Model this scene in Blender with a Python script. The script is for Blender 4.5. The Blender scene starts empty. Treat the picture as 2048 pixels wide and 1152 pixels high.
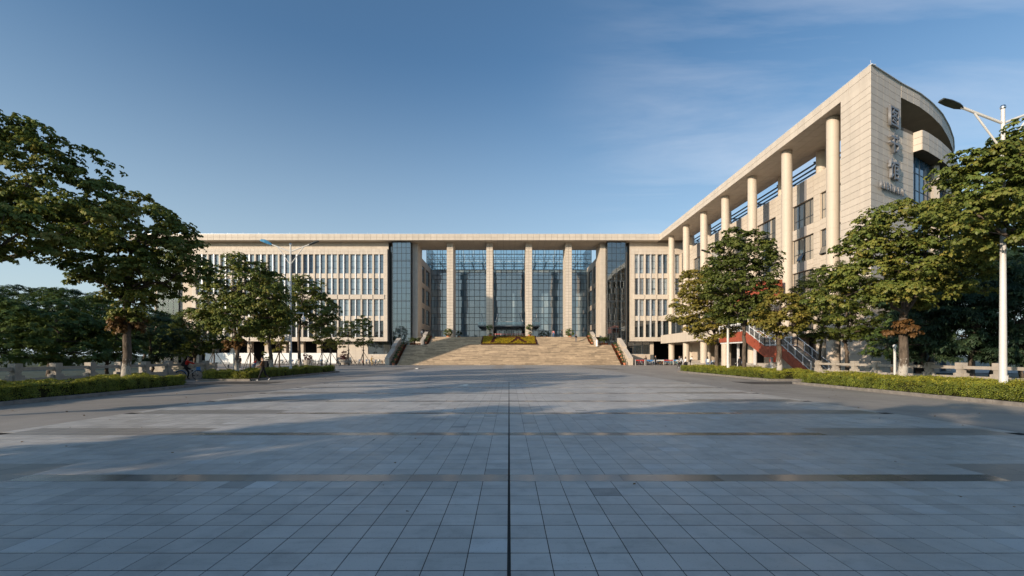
import bpy, math, random
import numpy as np
from mathutils import Vector, Matrix

rad = math.radians
SC = bpy.context.scene
COL = SC.collection

# ---------------------------------------------------------------- camera
CX, CY, FPX, EYE = 1018.0, 711.0, 915.0, 1.8       # vanishing point, focal length (px of the 2048 wide photo), eye height
cam_d = bpy.data.cameras.new('camera')
cam_d.sensor_width = 36.0
cam_d.lens = FPX / 2048 * 36.0
cam_d.shift_x = (1024 - CX) / 2048
cam_d.shift_y = (CY - 576) / 2048
cam_d.clip_start, cam_d.clip_end = 0.1, 6000
cam = bpy.data.objects.new('camera', cam_d)
COL.objects.link(cam)
cam.location = (0, 0, EYE)
cam.rotation_euler = (rad(90), 0, 0)
SC.camera = cam

# ---------------------------------------------------------------- sun and sky
SUN_AZ, SUN_EL = 40.0, 16.0          # light travels towards +X, turned SUN_AZ degrees to +Y
to_sun = Vector((-math.cos(rad(SUN_AZ)) * math.cos(rad(SUN_EL)), -math.sin(rad(SUN_AZ)) * math.cos(rad(SUN_EL)), math.sin(rad(SUN_EL))))
sun_d = bpy.data.lights.new('sun', 'SUN')
sun_d.energy = 4.3
sun_d.angle = rad(0.53)
sun_d.color = (1.0, 0.80, 0.60)
sun = bpy.data.objects.new('sun', sun_d)
COL.objects.link(sun)
sun.rotation_euler = to_sun.to_track_quat('Z', 'Y').to_euler()
sun.location = to_sun * 300

world = bpy.data.worlds.new('World')
SC.world = world
world.use_nodes = True
wn, wl = world.node_tree.nodes, world.node_tree.links
wn.clear()
def wnode(t, **k):
    n = wn.new(t)
    for a, b in k.items(): setattr(n, a, b)
    return n
sky = wnode('ShaderNodeTexSky', sky_type='NISHITA', sun_disc=False)
sky.sun_elevation = rad(SUN_EL)
sky.sun_rotation = math.atan2(to_sun.x, to_sun.y)
sky.altitude = 0
sky.air_density, sky.dust_density, sky.ozone_density = 1.05, 2.4, 2.8
# thin cirrus: noise on the direction projected to a high flat layer
tc = wnode('ShaderNodeTexCoord')
sep = wnode('ShaderNodeSeparateXYZ'); wl.new(tc.outputs['Generated'], sep.inputs[0])
zc = wnode('ShaderNodeMath', operation='MAXIMUM'); wl.new(sep.outputs['Z'], zc.inputs[0]); zc.inputs[1].default_value = 0.04
dx = wnode('ShaderNodeMath', operation='DIVIDE'); wl.new(sep.outputs['X'], dx.inputs[0]); wl.new(zc.outputs[0], dx.inputs[1])
dy = wnode('ShaderNodeMath', operation='DIVIDE'); wl.new(sep.outputs['Y'], dy.inputs[0]); wl.new(zc.outputs[0], dy.inputs[1])
cmb = wnode('ShaderNodeCombineXYZ'); wl.new(dx.outputs[0], cmb.inputs[0]); wl.new(dy.outputs[0], cmb.inputs[1])
mp = wnode('ShaderNodeMapping'); wl.new(cmb.outputs[0], mp.inputs[0])
mp.inputs['Rotation'].default_value = (0, 0, rad(38)); mp.inputs['Scale'].default_value = (0.55, 1.5, 1); mp.inputs['Location'].default_value = (3.1, 0.4, 0)
n1 = wnode('ShaderNodeTexNoise'); wl.new(mp.outputs[0], n1.inputs['Vector'])
n1.inputs['Scale'].default_value = 0.9; n1.inputs['Detail'].default_value = 7; n1.inputs['Roughness'].default_value = 0.58; n1.inputs['Distortion'].default_value = 0.5
n2 = wnode('ShaderNodeVectorMath', operation='DOT_PRODUCT'); wl.new(tc.outputs['Generated'], n2.inputs[0]); n2.inputs[1].default_value = Vector((0.62, 0.66, 0.42)).normalized()   # the bank of cirrus lies over the library wing
r1 = wnode('ShaderNodeMapRange'); wl.new(n1.outputs['Fac'], r1.inputs[0]); r1.inputs[1].default_value = 0.46; r1.inputs[2].default_value = 0.80
r2 = wnode('ShaderNodeMapRange'); wl.new(n2.outputs['Value'], r2.inputs[0]); r2.inputs[1].default_value = 0.78; r2.inputs[2].default_value = 1.0; r2.interpolation_type = 'SMOOTHERSTEP'
mul = wnode('ShaderNodeMath', operation='MULTIPLY'); wl.new(r1.outputs[0], mul.inputs[0]); wl.new(r2.outputs[0], mul.inputs[1])
mul2 = wnode('ShaderNodeMath', operation='MULTIPLY'); wl.new(mul.outputs[0], mul2.inputs[0]); mul2.inputs[1].default_value = 0.36
tin = wnode('ShaderNodeMixRGB', blend_type='MULTIPLY'); tin.inputs[0].default_value = 1.0; wl.new(sky.outputs[0], tin.inputs[1]); tin.inputs[2].default_value = (0.685, 0.865, 0.93, 1)   # clear dry air, less violet than the model
mixc = wnode('ShaderNodeMixRGB'); wl.new(mul2.outputs[0], mixc.inputs[0]); wl.new(tin.outputs[0], mixc.inputs[1]); mixc.inputs[2].default_value = (5.6, 5.6, 5.9, 1)
# pale haze low in the sky, the same all round
hz1 = wnode('ShaderNodeMapRange'); wl.new(sep.outputs['Z'], hz1.inputs[0])
for i_, v_ in enumerate((0.0, 0.55, 1.0, 0.0)): hz1.inputs[i_ + 1].default_value = v_
hz2 = wnode('ShaderNodeMath', operation='POWER'); wl.new(hz1.outputs[0], hz2.inputs[0]); hz2.inputs[1].default_value = 1.5
hz3 = wnode('ShaderNodeMath', operation='MULTIPLY'); wl.new(hz2.outputs[0], hz3.inputs[0]); hz3.inputs[1].default_value = 0.75
hazy = wnode('ShaderNodeMixRGB'); wl.new(hz3.outputs[0], hazy.inputs[0]); wl.new(mixc.outputs[0], hazy.inputs[1]); hazy.inputs[2].default_value = (4.1, 4.8, 5.2, 1)
bg = wnode('ShaderNodeBackground'); bg.inputs['Strength'].default_value = 0.15
wl.new(hazy.outputs[0], bg.inputs[0])
wo = wnode('ShaderNodeOutputWorld'); wl.new(bg.outputs[0], wo.inputs[0])

# ---------------------------------------------------------------- exposure
vs = SC.view_settings
vs.view_transform = 'Standard'; vs.look = 'None'; vs.gamma = 1.0; vs.use_curve_mapping = False
vs.exposure = 0.29
SC.render.engine = 'CYCLES'
SC.cycles.use_denoising = True
SC.cycles.max_bounces = 8
SC.cycles.transparent_max_bounces = 12
SC.cycles.caustics_reflective = False
SC.cycles.caustics_refractive = False

# ---------------------------------------------------------------- helpers
RNG = random.Random(7)
NR = np.random.default_rng(11)

def P(x, y, Y):
    """pixel of the photograph at depth Y -> world point"""
    return Vector(((x - CX) * Y / FPX, Y, EYE + (CY - y) * Y / FPX))
def PX(x, Y): return (x - CX) * Y / FPX
def PZ(y, Y): return EYE + (CY - y) * Y / FPX

def wloc(o):
    v = Vector((0, 0, 0))
    while o is not None:
        v = v + o.location; o = o.parent
    return v

def tag(o, label=None, cat=None, group=None, kind=None):
    if label: o['label'] = label
    if cat: o['category'] = cat
    if group: o['group'] = group
    if kind: o['kind'] = kind
    return o

def thing(name, loc, label, cat, group=None, rz=0.0, kind=None):
    o = bpy.data.objects.new(name, None)
    COL.objects.link(o)
    o.empty_display_size = 0.3
    o.location = loc; o.rotation_euler = (0, 0, rz)
    return tag(o, label, cat, group, kind)

def place(name, mesh, loc, parent=None, rz=0.0, local=False, scale=None):
    o = bpy.data.objects.new(name, mesh)
    COL.objects.link(o)
    loc = Vector(loc)
    if parent is not None:
        o.parent = parent
        if not local: loc = loc - wloc(parent)
    o.location = loc
    o.rotation_euler = (0, 0, rz)
    if scale is not None: o.scale = scale
    return o

def copy_tree(o, parent=None):
    c = o.copy(); COL.objects.link(c)
    if parent is not None: c.parent = parent
    for ch in o.children: copy_tree(ch, c)
    return c

class MB:
    """collects polygons; build() links them as one mesh object"""
    def __init__(s): s.v, s.f, s.m, s.r = [], [], [], []
    def add(s, vs, fs, mi=0, r=None):
        b = len(s.v); s.v.extend([tuple(p) for p in vs])
        if r is None: r = RNG.random()
        for f in fs: s.f.append(tuple(b + i for i in f)); s.m.append(mi); s.r.append(r)
    def box(s, x0, x1, y0, y1, z0, z1, mi=0, r=None):
        s.add([(x0, y0, z0), (x1, y0, z0), (x1, y1, z0), (x0, y1, z0), (x0, y0, z1), (x1, y0, z1), (x1, y1, z1), (x0, y1, z1)],
              [(0, 3, 2, 1), (4, 5, 6, 7), (0, 1, 5, 4), (1, 2, 6, 5), (2, 3, 7, 6), (3, 0, 4, 7)], mi, r)
    def obox(s, c, a, b, d, mi=0, r=None):
        """box with centre c and half vectors a, b, d"""
        c, a, b, d = Vector(c), Vector(a), Vector(b), Vector(d)
        if a.cross(b).dot(d) < 0: a = -a
        s.add([c - a - b - d, c + a - b - d, c + a + b - d, c - a + b - d, c - a - b + d, c + a - b + d, c + a + b + d, c - a + b + d],
              [(0, 3, 2, 1), (4, 5, 6, 7), (0, 1, 5, 4), (1, 2, 6, 5), (2, 3, 7, 6), (3, 0, 4, 7)], mi, r)
    def bar(s, p, q, w, h=None, mi=0, up=(0, 0, 1)):
        p, q = Vector(p), Vector(q); h = h or w
        d = (q - p); L = d.length
        if L < 1e-6: return
        d.normalize(); u = Vector(up)
        if abs(d.dot(u)) > .98: u = Vector((0, 1, 0))
        a = d.cross(u).normalized(); b = a.cross(d).normalized()
        s.obox((p + q) / 2, a * w / 2, b * h / 2, d * L / 2, mi)
    def quad(s, a, b, c, d, mi=0, r=None): s.add([a, b, c, d], [(0, 1, 2, 3)], mi, r)
    def tube(s, pts, radii, n=8, mi=0, cap=True, r=None):
        pts = [Vector(p) for p in pts]
        if not hasattr(radii, '__len__'): radii = [radii] * len(pts)
        vs, fs = [], []
        prev = None
        for i, p in enumerate(pts):
            d = (pts[min(i + 1, len(pts) - 1)] - pts[max(i - 1, 0)]).normalized()
            if prev is None:
                ref = Vector((0, 0, 1)) if abs(d.z) < .9 else Vector((1, 0, 0))
                a = d.cross(ref).normalized()
            else:
                a = (prev - d * prev.dot(d)).normalized()
            prev = a; b = d.cross(a)
            for k in range(n):
                t = 2 * math.pi * k / n
                vs.append(p + (a * math.cos(t) + b * math.sin(t)) * radii[i])
        for i in range(len(pts) - 1):
            for k in range(n):
                k2 = (k + 1) % n
                fs.append((i * n + k, i * n + k2, (i + 1) * n + k2, (i + 1) * n + k))
        if cap:
            fs.append(tuple(range(n - 1, -1, -1))); e = (len(pts) - 1) * n
            fs.append(tuple(e + k for k in range(n)))
        s.add(vs, fs, mi, r)
    def lathe(s, c, prof, n=16, mi=0, r=None):
        c = Vector(c); vs, fs = [], []
        for (rr, z) in prof:
            for k in range(n):
                t = 2 * math.pi * k / n
                vs.append(c + Vector((rr * math.cos(t), rr * math.sin(t), z)))
        for i in range(len(prof) - 1):
            for k in range(n):
                k2 = (k + 1) % n
                fs.append((i * n + k, i * n + k2, (i + 1) * n + k2, (i + 1) * n + k))
        fs.append(tuple(range(n - 1, -1, -1))); e = (len(prof) - 1) * n; fs.append(tuple(e + k for k in range(n)))
        s.add(vs, fs, mi, r)
    def prism(s, poly, z0, z1, mi=0, r=None):
        """vertical prism over a counter-clockwise polygon"""
        n = len(poly)
        vs = [(x, y, z0) for x, y in poly] + [(x, y, z1) for x, y in poly]
        fs = [tuple(range(n - 1, -1, -1)), tuple(range(n, 2 * n))] + [(i, (i + 1) % n, n + (i + 1) % n, n + i) for i in range(n)]
        s.add(vs, fs, mi, r)
    def panels(s, p0, u, v, n, W, H, du, dv, gap=.04, t=.03, mi=0, skip=None):
        """grid of cladding slabs on the rectangle p0 + u*W + v*H, raised by t along n"""
        p0, u, v, n = Vector(p0), Vector(u).normalized(), Vector(v).normalized(), Vector(n).normalized()
        nu, nv = max(1, round(W / du)), max(1, round(H / dv))
        a, b = W / nu, H / nv
        for i in range(nu):
            for j in range(nv):
                if skip and skip((i + .5) * a, (j + .5) * b): continue
                c = p0 + u * (i + .5) * a + v * (j + .5) * b + n * t / 2
                s.obox(c, u * (a - gap) / 2, v * (b - gap) / 2, n * t / 2, mi, RNG.random())
    def mesh(s, name, mats, smooth=False, origin=None):
        me = bpy.data.meshes.new(name)
        vs = s.v
        if origin is not None:
            ox, oy, oz = origin; vs = [(x - ox, y - oy, z - oz) for x, y, z in vs]
        me.from_pydata(vs, [], s.f)
        if not isinstance(mats, (list, tuple)): mats = [mats]
        for m in mats: me.materials.append(m)
        if any(s.m): me.polygons.foreach_set('material_index', s.m)
        at = me.attributes.new('rnd', 'FLOAT', 'FACE'); at.data.foreach_set('value', s.r)
        if smooth: me.polygons.foreach_set('use_smooth', [True] * len(s.f))
        me.update()
        return me
    def build(s, name, mats, parent=None, smooth=False, local=False, kind=None, label=None):
        """polygons in world space (or in the parent's space when local)"""
        org = None
        if parent is not None and not local: org = wloc(parent)
        o = bpy.data.objects.new(name, s.mesh(name, mats, smooth, org))
        COL.objects.link(o)
        if parent is not None: o.parent = parent
        if kind: o['kind'] = kind
        if label: o['label'] = label
        return o

def sharp_smooth(o, ang=40):
    me = o.data
    me.polygons.foreach_set('use_smooth', [True] * len(me.polygons))
    if hasattr(me, 'set_sharp_from_angle'): me.set_sharp_from_angle(angle=rad(ang))
    return o

# ---------------------------------------------------------------- materials
MATS = {}
def new_mat(name):
    m = bpy.data.materials.new(name); m.use_nodes = True
    nt = m.node_tree; nt.nodes.clear()
    out = nt.nodes.new('ShaderNodeOutputMaterial')
    MATS[name] = m
    return m, nt, out

class NT:
    def __init__(s, nt): s.nt = nt
    def n(s, t, **k):
        x = s.nt.nodes.new(t)
        for a, b in k.items(): setattr(x, a, b)
        return x
    def l(s, a, b): s.nt.links.new(a, b)
    def math(s, op, a, b=0.0, c=None):
        x = s.n('ShaderNodeMath', operation=op)
        for i, q in enumerate((a, b, c)):
            if q is None: continue
            if isinstance(q, (int, float)): x.inputs[i].default_value = q
            else: s.l(q, x.inputs[i])
        return x.outputs[0]
    def noise(s, vec, scale, detail=4, rough=.55, dist=0.0):
        x = s.n('ShaderNodeTexNoise'); s.l(vec, x.inputs['Vector'])
        x.inputs['Scale'].default_value = scale; x.inputs['Detail'].default_value = detail
        x.inputs['Roughness'].default_value = rough; x.inputs['Distortion'].default_value = dist
        return x.outputs['Fac']
    def rng(s, v, a, b, c, d):
        x = s.n('ShaderNodeMapRange'); s.l(v, x.inputs[0])
        for i, q in enumerate((a, b, c, d)): x.inputs[i + 1].default_value = q
        return x.outputs[0]
    def pos(s, scale=(1, 1, 1)):
        g = s.n('ShaderNodeNewGeometry'); m = s.n('ShaderNodeMapping'); s.l(g.outputs['Position'], m.inputs[0])
        m.inputs['Scale'].default_value = scale
        return m.outputs[0]
    def rnd(s):
        a = s.n('ShaderNodeAttribute', attribute_name='rnd'); o = s.n('ShaderNodeObjectInfo')
        return s.math('FRACT', s.math('ADD', a.outputs['Fac'], o.outputs['Random']))
    def mixc(s, f, a, b, blend='MIX'):
        x = s.n('ShaderNodeMixRGB', blend_type=blend)
        if isinstance(f, (int, float)): x.inputs[0].default_value = f
        else: s.l(f, x.inputs[0])
        for i, q in ((1, a), (2, b)):
            if isinstance(q, (tuple, list)): x.inputs[i].default_value = (*q[:3], 1)
            else: s.l(q, x.inputs[i])
        return x.outputs[0]
    def scale_c(s, col, v):
        """colour times a value"""
        return s.mixc(1.0, col, s.comb(v), 'MULTIPLY')
    def comb(s, v):
        x = s.n('ShaderNodeCombineColor')
        for i in range(3): s.l(v, x.inputs[i])
        return x.outputs[0]
    def ramp(s, f, stops):
        x = s.n('ShaderNodeValToRGB'); s.l(f, x.inputs[0])
        e = x.color_ramp.elements
        while len(e) < len(stops): e.new(.5)
        for k, (p, c) in zip(e, stops): k.position = p; k.color = (*c, 1)
        return x.outputs[0]
    def bsdf(s, col, rough=.6, spec=.5, metal=0.0, ior=None):
        b = s.n('ShaderNodeBsdfPrincipled')
        if isinstance(col, (tuple, list)): b.inputs['Base Color'].default_value = (*col[:3], 1)
        else: s.l(col, b.inputs['Base Color'])
        if isinstance(rough, (int, float)): b.inputs['Roughness'].default_value = rough
        else: s.l(rough, b.inputs['Roughness'])
        b.inputs['Specular IOR Level'].default_value = spec
        b.inputs['Metallic'].default_value = metal
        if ior: b.inputs['IOR'].default_value = ior
        return b
    def bump(s, b, h, strength=.3, dist=.01):
        x = s.n('ShaderNodeBump'); s.l(h, x.inputs['Height'])
        x.inputs['Strength'].default_value = strength; x.inputs['Distance'].default_value = dist
        s.l(x.outputs[0], b.inputs['Normal'])

def simple(name, col, rough=.6, spec=.4, metal=0.0, vary=.08, nscale=3.0, bump=0.0):
    m, nt, out = new_mat(name); k = NT(nt)
    p = k.pos()
    v = k.rng(k.noise(p, nscale, 5), .3, .7, 1 - vary, 1 + vary)
    b = k.bsdf(k.scale_c(col, v), k.rng(k.noise(p, nscale * 2.3, 3), .3, .7, max(.02, rough - .08), min(1, rough + .08)), spec, metal)
    if bump: k.bump(b, k.noise(p, nscale * 12, 4), bump, .01)
    k.l(b.outputs[0], out.inputs[0])
    return m

def stone(name, col, rnd_amt=.10, rough=.55, spec=.35, streak=.08, fine=40):
    m, nt, out = new_mat(name); k = NT(nt)
    r = k.rng(k.rnd(), 0, 1, 1 - rnd_amt, 1 + rnd_amt)
    st = k.rng(k.noise(k.pos((1.3, 1.3, .12)), 1.0, 5, .6), .35, .75, 1 + streak * .4, 1 - streak)
    fn = k.rng(k.noise(k.pos(), fine, 3), .3, .7, .95, 1.05)
    c = k.scale_c(k.scale_c(k.scale_c(col, r), st), fn)
    b = k.bsdf(c, rough, spec)
    k.l(b.outputs[0], out.inputs[0])
    return m

M_STONE = stone('cream_stone', (.57, .51, .44), .045, streak=.10)
M_STONE_IN = stone('cream_stone_wall', (.55, .47, .385), .03)
M_GREYPANEL = stone('grey_panel', (.26, .25, .25), .05)
M_JOINT = simple('joint_dark', (.16, .135, .11), .9, .1)
M_SOFFIT = stone('soffit_panel', (.50, .44, .37), .05)
M_COLUMN = stone('column_stone', (.55, .48, .40), .035)
M_STEPS = stone('step_stone', (.37, .29, .205), .32, .5, .4, .28)
M_CONC = simple('grey_concrete', (.42, .385, .34), .75, .3, vary=.14, nscale=2.0, bump=.15)
M_BALUS = simple('balustrade_stone', (.40, .365, .32), .7, .3, vary=.16, nscale=2.6, bump=.2)
M_KERB = simple('kerb_stone', (.20, .185, .17), .75, .3, vary=.25, nscale=4, bump=.3)
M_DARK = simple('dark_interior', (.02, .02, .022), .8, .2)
M_WHITE = simple('white_paint', (.62, .615, .60), .4, .5, vary=.04)
M_SILVER = simple('silver_metal', (.72, .74, .77), .35, .5, .35, vary=.03)
M_FRAME = simple('dark_frame', (.045, .06, .075), .4, .5, .3)
M_STEEL = simple('grey_steel', (.16, .18, .20), .4, .5, .6)
M_WSTEEL = simple('pale_steel', (.70, .72, .74), .45, .5)
M_LETTER = simple('letter_metal', (.22, .225, .24), .45, .5, .3)
M_RED = simple('red_cladding', (.32, .075, .042), .5, .4, vary=.16, nscale=1.5)
M_HOARD = simple('hoarding_white', (.80, .81, .80), .5, .4, vary=.03)
M_BLUELAMP = simple('blue_lamp_shell', (.06, .22, .38), .3, .5)
M_LAMPDARK = simple('dark_lamp_shell', (.06, .065, .06), .4, .5)
M_CHROME = simple('chrome', (.6, .6, .62), .12, .5, 1.0)
M_TERRA = simple('terracotta', (.52, .20, .11), .8, .2)
M_SOIL = simple('soil', (.06, .042, .03), .95, .1, vary=.3)
M_RUBBER = simple('rubber', (.025, .025, .027), .7, .3)
M_SIGNRED = simple('red_poster', (.60, .09, .05), .5, .3)
M_YELLOWPAPER = simple('yellow_paper', (.75, .5, .16), .6, .3)

def glass_opaque(name, c0, c1, c2, ior=2.0, rough=.03):
    """glazing seen from outside: curtains or dark rooms behind a reflecting sheet"""
    m, nt, out = new_mat(name); k = NT(nt)
    r = k.rnd()
    col = k.ramp(r, [(0.0, c0), (.45, c1), (.8, c2), (1.0, c0)])
    fold = k.rng(k.noise(k.pos((9, 9, .15)), 1.0, 3), .3, .7, .75, 1.2)
    b = k.bsdf(k.scale_c(col, fold), rough, .5, 0, ior)
    k.bump(b, k.noise(k.pos(), .8, 2), .05, .05)
    k.l(b.outputs[0], out.inputs[0])
    return m
M_PANE = glass_opaque('window_glazing', (.03, .055, .09), (.12, .19, .27), (.34, .41, .46), 2.4)
M_PANE_DARK = glass_opaque('dark_glazing', (.012, .018, .022), (.03, .04, .045), (.06, .065, .065))
M_CURTAIN = glass_opaque('curtain_wall_glazing', (.10, .17, .22), (.16, .24, .30), (.27, .34, .37), 2.6)
M_WARMPANE = glass_opaque('library_glazing', (.06, .08, .10), (.26, .24, .21), (.42, .38, .32))
M_BLUEPANE = glass_opaque('blue_glazing', (.03, .09, .16), (.05, .13, .22), (.04, .10, .18))

def glass_clear(name, tint, refl_ior=1.75, rough=.015):
    m, nt, out = new_mat(name); k = NT(nt)
    t = k.n('ShaderNodeBsdfTransparent'); t.inputs[0].default_value = (*tint, 1)
    g = k.n('ShaderNodeBsdfGlossy'); g.inputs['Roughness'].default_value = rough; g.inputs['Color'].default_value = (.92, .96, 1, 1)
    fr = k.n('ShaderNodeFresnel'); fr.inputs['IOR'].default_value = refl_ior
    mx = k.n('ShaderNodeMixShader'); k.l(fr.outputs[0], mx.inputs[0]); k.l(t.outputs[0], mx.inputs[1]); k.l(g.outputs[0], mx.inputs[2])
    k.l(mx.outputs[0], out.inputs[0])
    return m
M_GLASS = glass_clear('clear_blue_glass', (.80, .88, .92), 2.2)
M_GLASS2 = glass_clear('clear_glass', (.74, .83, .86), 1.7)

def plaza_tile(name, special=True):
    m, nt, out = new_mat(name); k = NT(nt)
    r = k.rnd()
    col = k.ramp(r, [(0.0, (.40, .39, .37)), (.5, (.45, .44, .42)), (.962, (.485, .475, .455)), (.975, (.52, .53, .53)), (.988, (.40, .39, .37)), (1.0, (.26, .26, .25))])
    p = k.pos()
    big = k.rng(k.noise(p, .35, 4), .3, .7, .86, 1.12)
    sp = k.rng(k.noise(p, 55, 2, .7), .62, .72, 1, .55)
    stain = k.rng(k.noise(p, 2.1, 6, .7), .5, .8, 1, .66)
    scuff = k.rng(k.noise(k.pos((.35, 3.2, 1)), 1.6, 6, .7, .6), .56, .76, 1, .74)
    c = k.scale_c(k.scale_c(k.scale_c(k.scale_c(col, big), sp), stain), scuff)
    b = k.bsdf(c, k.rng(k.noise(p, 3.0, 4), .3, .7, .36, .56), .45)
    k.bump(b, k.noise(p, 60, 3), .12, .004)
    k.l(b.outputs[0], out.inputs[0])
    return m
M_TILE = plaza_tile('plaza_tile')
M_TILEBED = simple('tile_joint', (.035, .035, .034), .9, .1)
M_STRIP = stone('polished_granite', (.20, .19, .18), .30, .2, .55, .1, 120)
M_BROWN = stone('brown_granite', (.27, .252, .23), .08, .38, .45, .1, 90)

def paving_far():
    m, nt, out = new_mat('far_paving'); k = NT(nt)
    p = k.pos()
    br = k.n('ShaderNodeTexBrick', offset=0.0)
    k.l(p, br.inputs['Vector'])
    br.inputs['Scale'].default_value = 1.0
    br.inputs['Brick Width'].default_value = .357; br.inputs['Row Height'].default_value = .357
    br.inputs['Mortar Size'].default_value = .007; br.inputs['Mortar Smooth'].default_value = .2
    br.inputs['Color1'].default_value = (.36, .35, .33, 1); br.inputs['Color2'].default_value = (.41, .40, .38, 1); br.inputs['Mortar'].default_value = (.10, .10, .10, 1)
    big = k.rng(k.noise(k.pos((.25, 1, 1)), .5, 5), .3, .7, .82, 1.15)
    b = k.bsdf(k.scale_c(br.outputs['Color'], big), .5, .4)
    k.l(b.outputs[0], out.inputs[0])
    return m
M_FARPAVE = paving_far()

def asphalt(name, col, v=.2):
    m, nt, out = new_mat(name); k = NT(nt)
    p = k.pos()
    c = k.scale_c(k.scale_c(col, k.rng(k.noise(k.pos((.5, .18, 1)), .8, 6, .6), .3, .7, 1 - v, 1 + v)), k.rng(k.noise(p, 70, 3, .7), .3, .7, .8, 1.2))
    b = k.bsdf(c, k.rng(k.noise(p, 1.2, 4), .3, .7, .5, .75), .35)
    k.bump(b, k.noise(p, 90, 3), .25, .004)
    k.l(b.outputs[0], out.inputs[0])
    return m
M_ASPH = asphalt('worn_road_surface', (.30, .28, .255))
M_COBBLE = asphalt('dark_setts', (.085, .08, .075), .3)
M_EARTH = asphalt('lawn_earth', (.055, .065, .028), .35)

def foliage(name, stops, transl=.28, rough=.5, spec=.3):
    m, nt, out = new_mat(name); k = NT(nt)
    a = k.n('ShaderNodeAttribute', attribute_name='tint')
    col = k.ramp(a.outputs['Fac'], stops)
    col = k.scale_c(col, k.rng(k.noise(k.pos(), .9, 3), .3, .7, .8, 1.2))
    b = k.bsdf(col, rough, spec)
    t = k.n('ShaderNodeBsdfTranslucent'); k.l(k.mixc(.35, col, (.16, .20, .03)), t.inputs[0])
    mx = k.n('ShaderNodeMixShader'); mx.inputs[0].default_value = transl
    k.l(b.outputs[0], mx.inputs[1]); k.l(t.outputs[0], mx.inputs[2]); k.l(mx.outputs[0], out.inputs[0])
    return m
M_LEAF = foliage('autumn_green_leaf', [(0, (0.073, 0.109, 0.030)), (.4, (0.137, 0.179, 0.038)), (.75, (0.221, 0.221, 0.046)), (.93, (0.316, 0.252, 0.062)), (1, (0.336, 0.157, 0.062))])
M_LEAF_Y = foliage('yellowing_leaf', [(0, (0.112, 0.120, 0.026)), (.4, (0.192, 0.176, 0.032)), (.75, (0.304, 0.240, 0.048)), (1, (0.384, 0.272, 0.080))])
M_LEAF_DRY = foliage('dry_brown_leaf', [(0, (0.105, 0.058, 0.021)), (.5, (0.168, 0.089, 0.032)), (1, (0.231, 0.126, 0.053))])
M_LEAF_G = foliage('fresh_green_leaf', [(0, (.050, .072, .018)), (.5, (.098, .128, .027)), (.9, (.165, .178, .036)), (1, (.24, .20, .05))])
M_LEAF_D = foliage('dark_shrub_leaf', [(0, (0.047, 0.085, 0.028)), (.5, (0.100, 0.158, 0.047)), (.88, (0.179, 0.228, 0.062)), (1, (0.359, 0.344, 0.083))])
M_LEAF_B = foliage('dark_bamboo_leaf', [(0, (0.019, 0.038, 0.024)), (.6, (0.043, 0.082, 0.043)), (1, (0.120, 0.157, 0.061))])
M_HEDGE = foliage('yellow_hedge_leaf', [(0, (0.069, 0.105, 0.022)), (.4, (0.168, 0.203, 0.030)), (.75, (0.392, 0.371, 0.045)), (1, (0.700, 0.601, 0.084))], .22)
M_HEDGE_IN = simple('hedge_dark_core', (.022, .022, .010), .9, .1)
M_PALM = foliage('palm_leaf', [(0, (0.030, 0.053, 0.018)), (.6, (0.060, 0.090, 0.027)), (1, (0.120, 0.135, 0.038))])
M_PURPLE = foliage('purple_leaf', [(0, (.05, .018, .022)), (.6, (.10, .03, .04)), (1, (.16, .06, .06))])
M_YFLOWER = foliage('yellow_flower', [(0, (.05, .07, .012)), (.3, (.09, .10, .014)), (.4, (.36, .25, .012)), (1, (.62, .45, .025))], .2)
M_RFLOWER = foliage('red_flower', [(0, (.03, .05, .012)), (.45, (.05, .06, .015)), (.55, (.22, .022, .012)), (1, (.40, .05, .02))], .2)
M_MAROON = foliage('maroon_leaf', [(0, (.05, .012, .012)), (1, (.13, .03, .025))], .15)

def bark(name, col, white=False):
    m, nt, out = new_mat(name); k = NT(nt)
    p = k.pos((3, 3, 1))
    n = k.noise(p, 3.0, 6, .65)
    c = k.mixc(k.rng(n, .35, .65, 0, 1), tuple(x * .5 for x in col), tuple(x * 1.3 for x in col))
    if white:   # old limewash flaking off the lowest metre and a half
        g = k.n('ShaderNodeNewGeometry'); sp = k.n('ShaderNodeSeparateXYZ'); k.l(g.outputs['Position'], sp.inputs[0])
        hgt = k.rng(sp.outputs['Z'], .9, 2.1, 1, 0)
        wmask = k.rng(k.math('ADD', k.math('MULTIPLY', hgt, .42), k.noise(k.pos((1, 1, .5)), 9.0, 6, .75)), .74, .84, 0, 1)
        c = k.mixc(k.math('MULTIPLY', wmask, .75), c, (.55, .52, .47))
    b = k.bsdf(c, .85, .2)
    k.bump(b, k.noise(k.pos((6, 6, 1.4)), 4, 5, .7), .7, .04)
    k.l(b.outputs[0], out.inputs[0])
    return m
M_BARK = bark('grey_brown_bark', (.12, .095, .075))
M_BARKW = bark('limewashed_bark', (.12, .095, .075), True)
# ================================================================ the ground
g = MB(); g.quad((-2500, -2500, -.06), (2500, -2500, -.06), (2500, 2500, -.06), (-2500, 2500, -.06))
tag(g.build('ground', M_EARTH), 'dark green lawn and earth reaching to the horizon', 'ground', kind='structure')
XL, XR = -24.6, 26.2
g = MB()
g.quad((XL, -70, 0), (XR, -70, 0), (XR, 46, 0), (XL, 46, 0))
g.add([(-38, 46, 0), (70, 46, 0), (70, 140, 0), (-95, 140, 0), (-75, 98, 0), (-46, 62, 0)], [(0, 1, 2, 3, 4, 5)])
tag(g.build('forecourt', M_ASPH), 'worn grey brown roadway and forecourt around the tiled plaza', 'road', kind='structure')
g = MB()
for s in (-1, 1):
    x0, x1 = sorted((s * 18.2, s * 24.5))
    g.quad((x0, 26.9, .004), (x1, 26.9, .004), (x1, 31.4, .004), (x0, 31.4, .004))
g.quad((-18.2, 28.6, .004), (-15.2, 28.6, .004), (-15.2, 31.4, .004), (-18.2, 31.4, .004))
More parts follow.
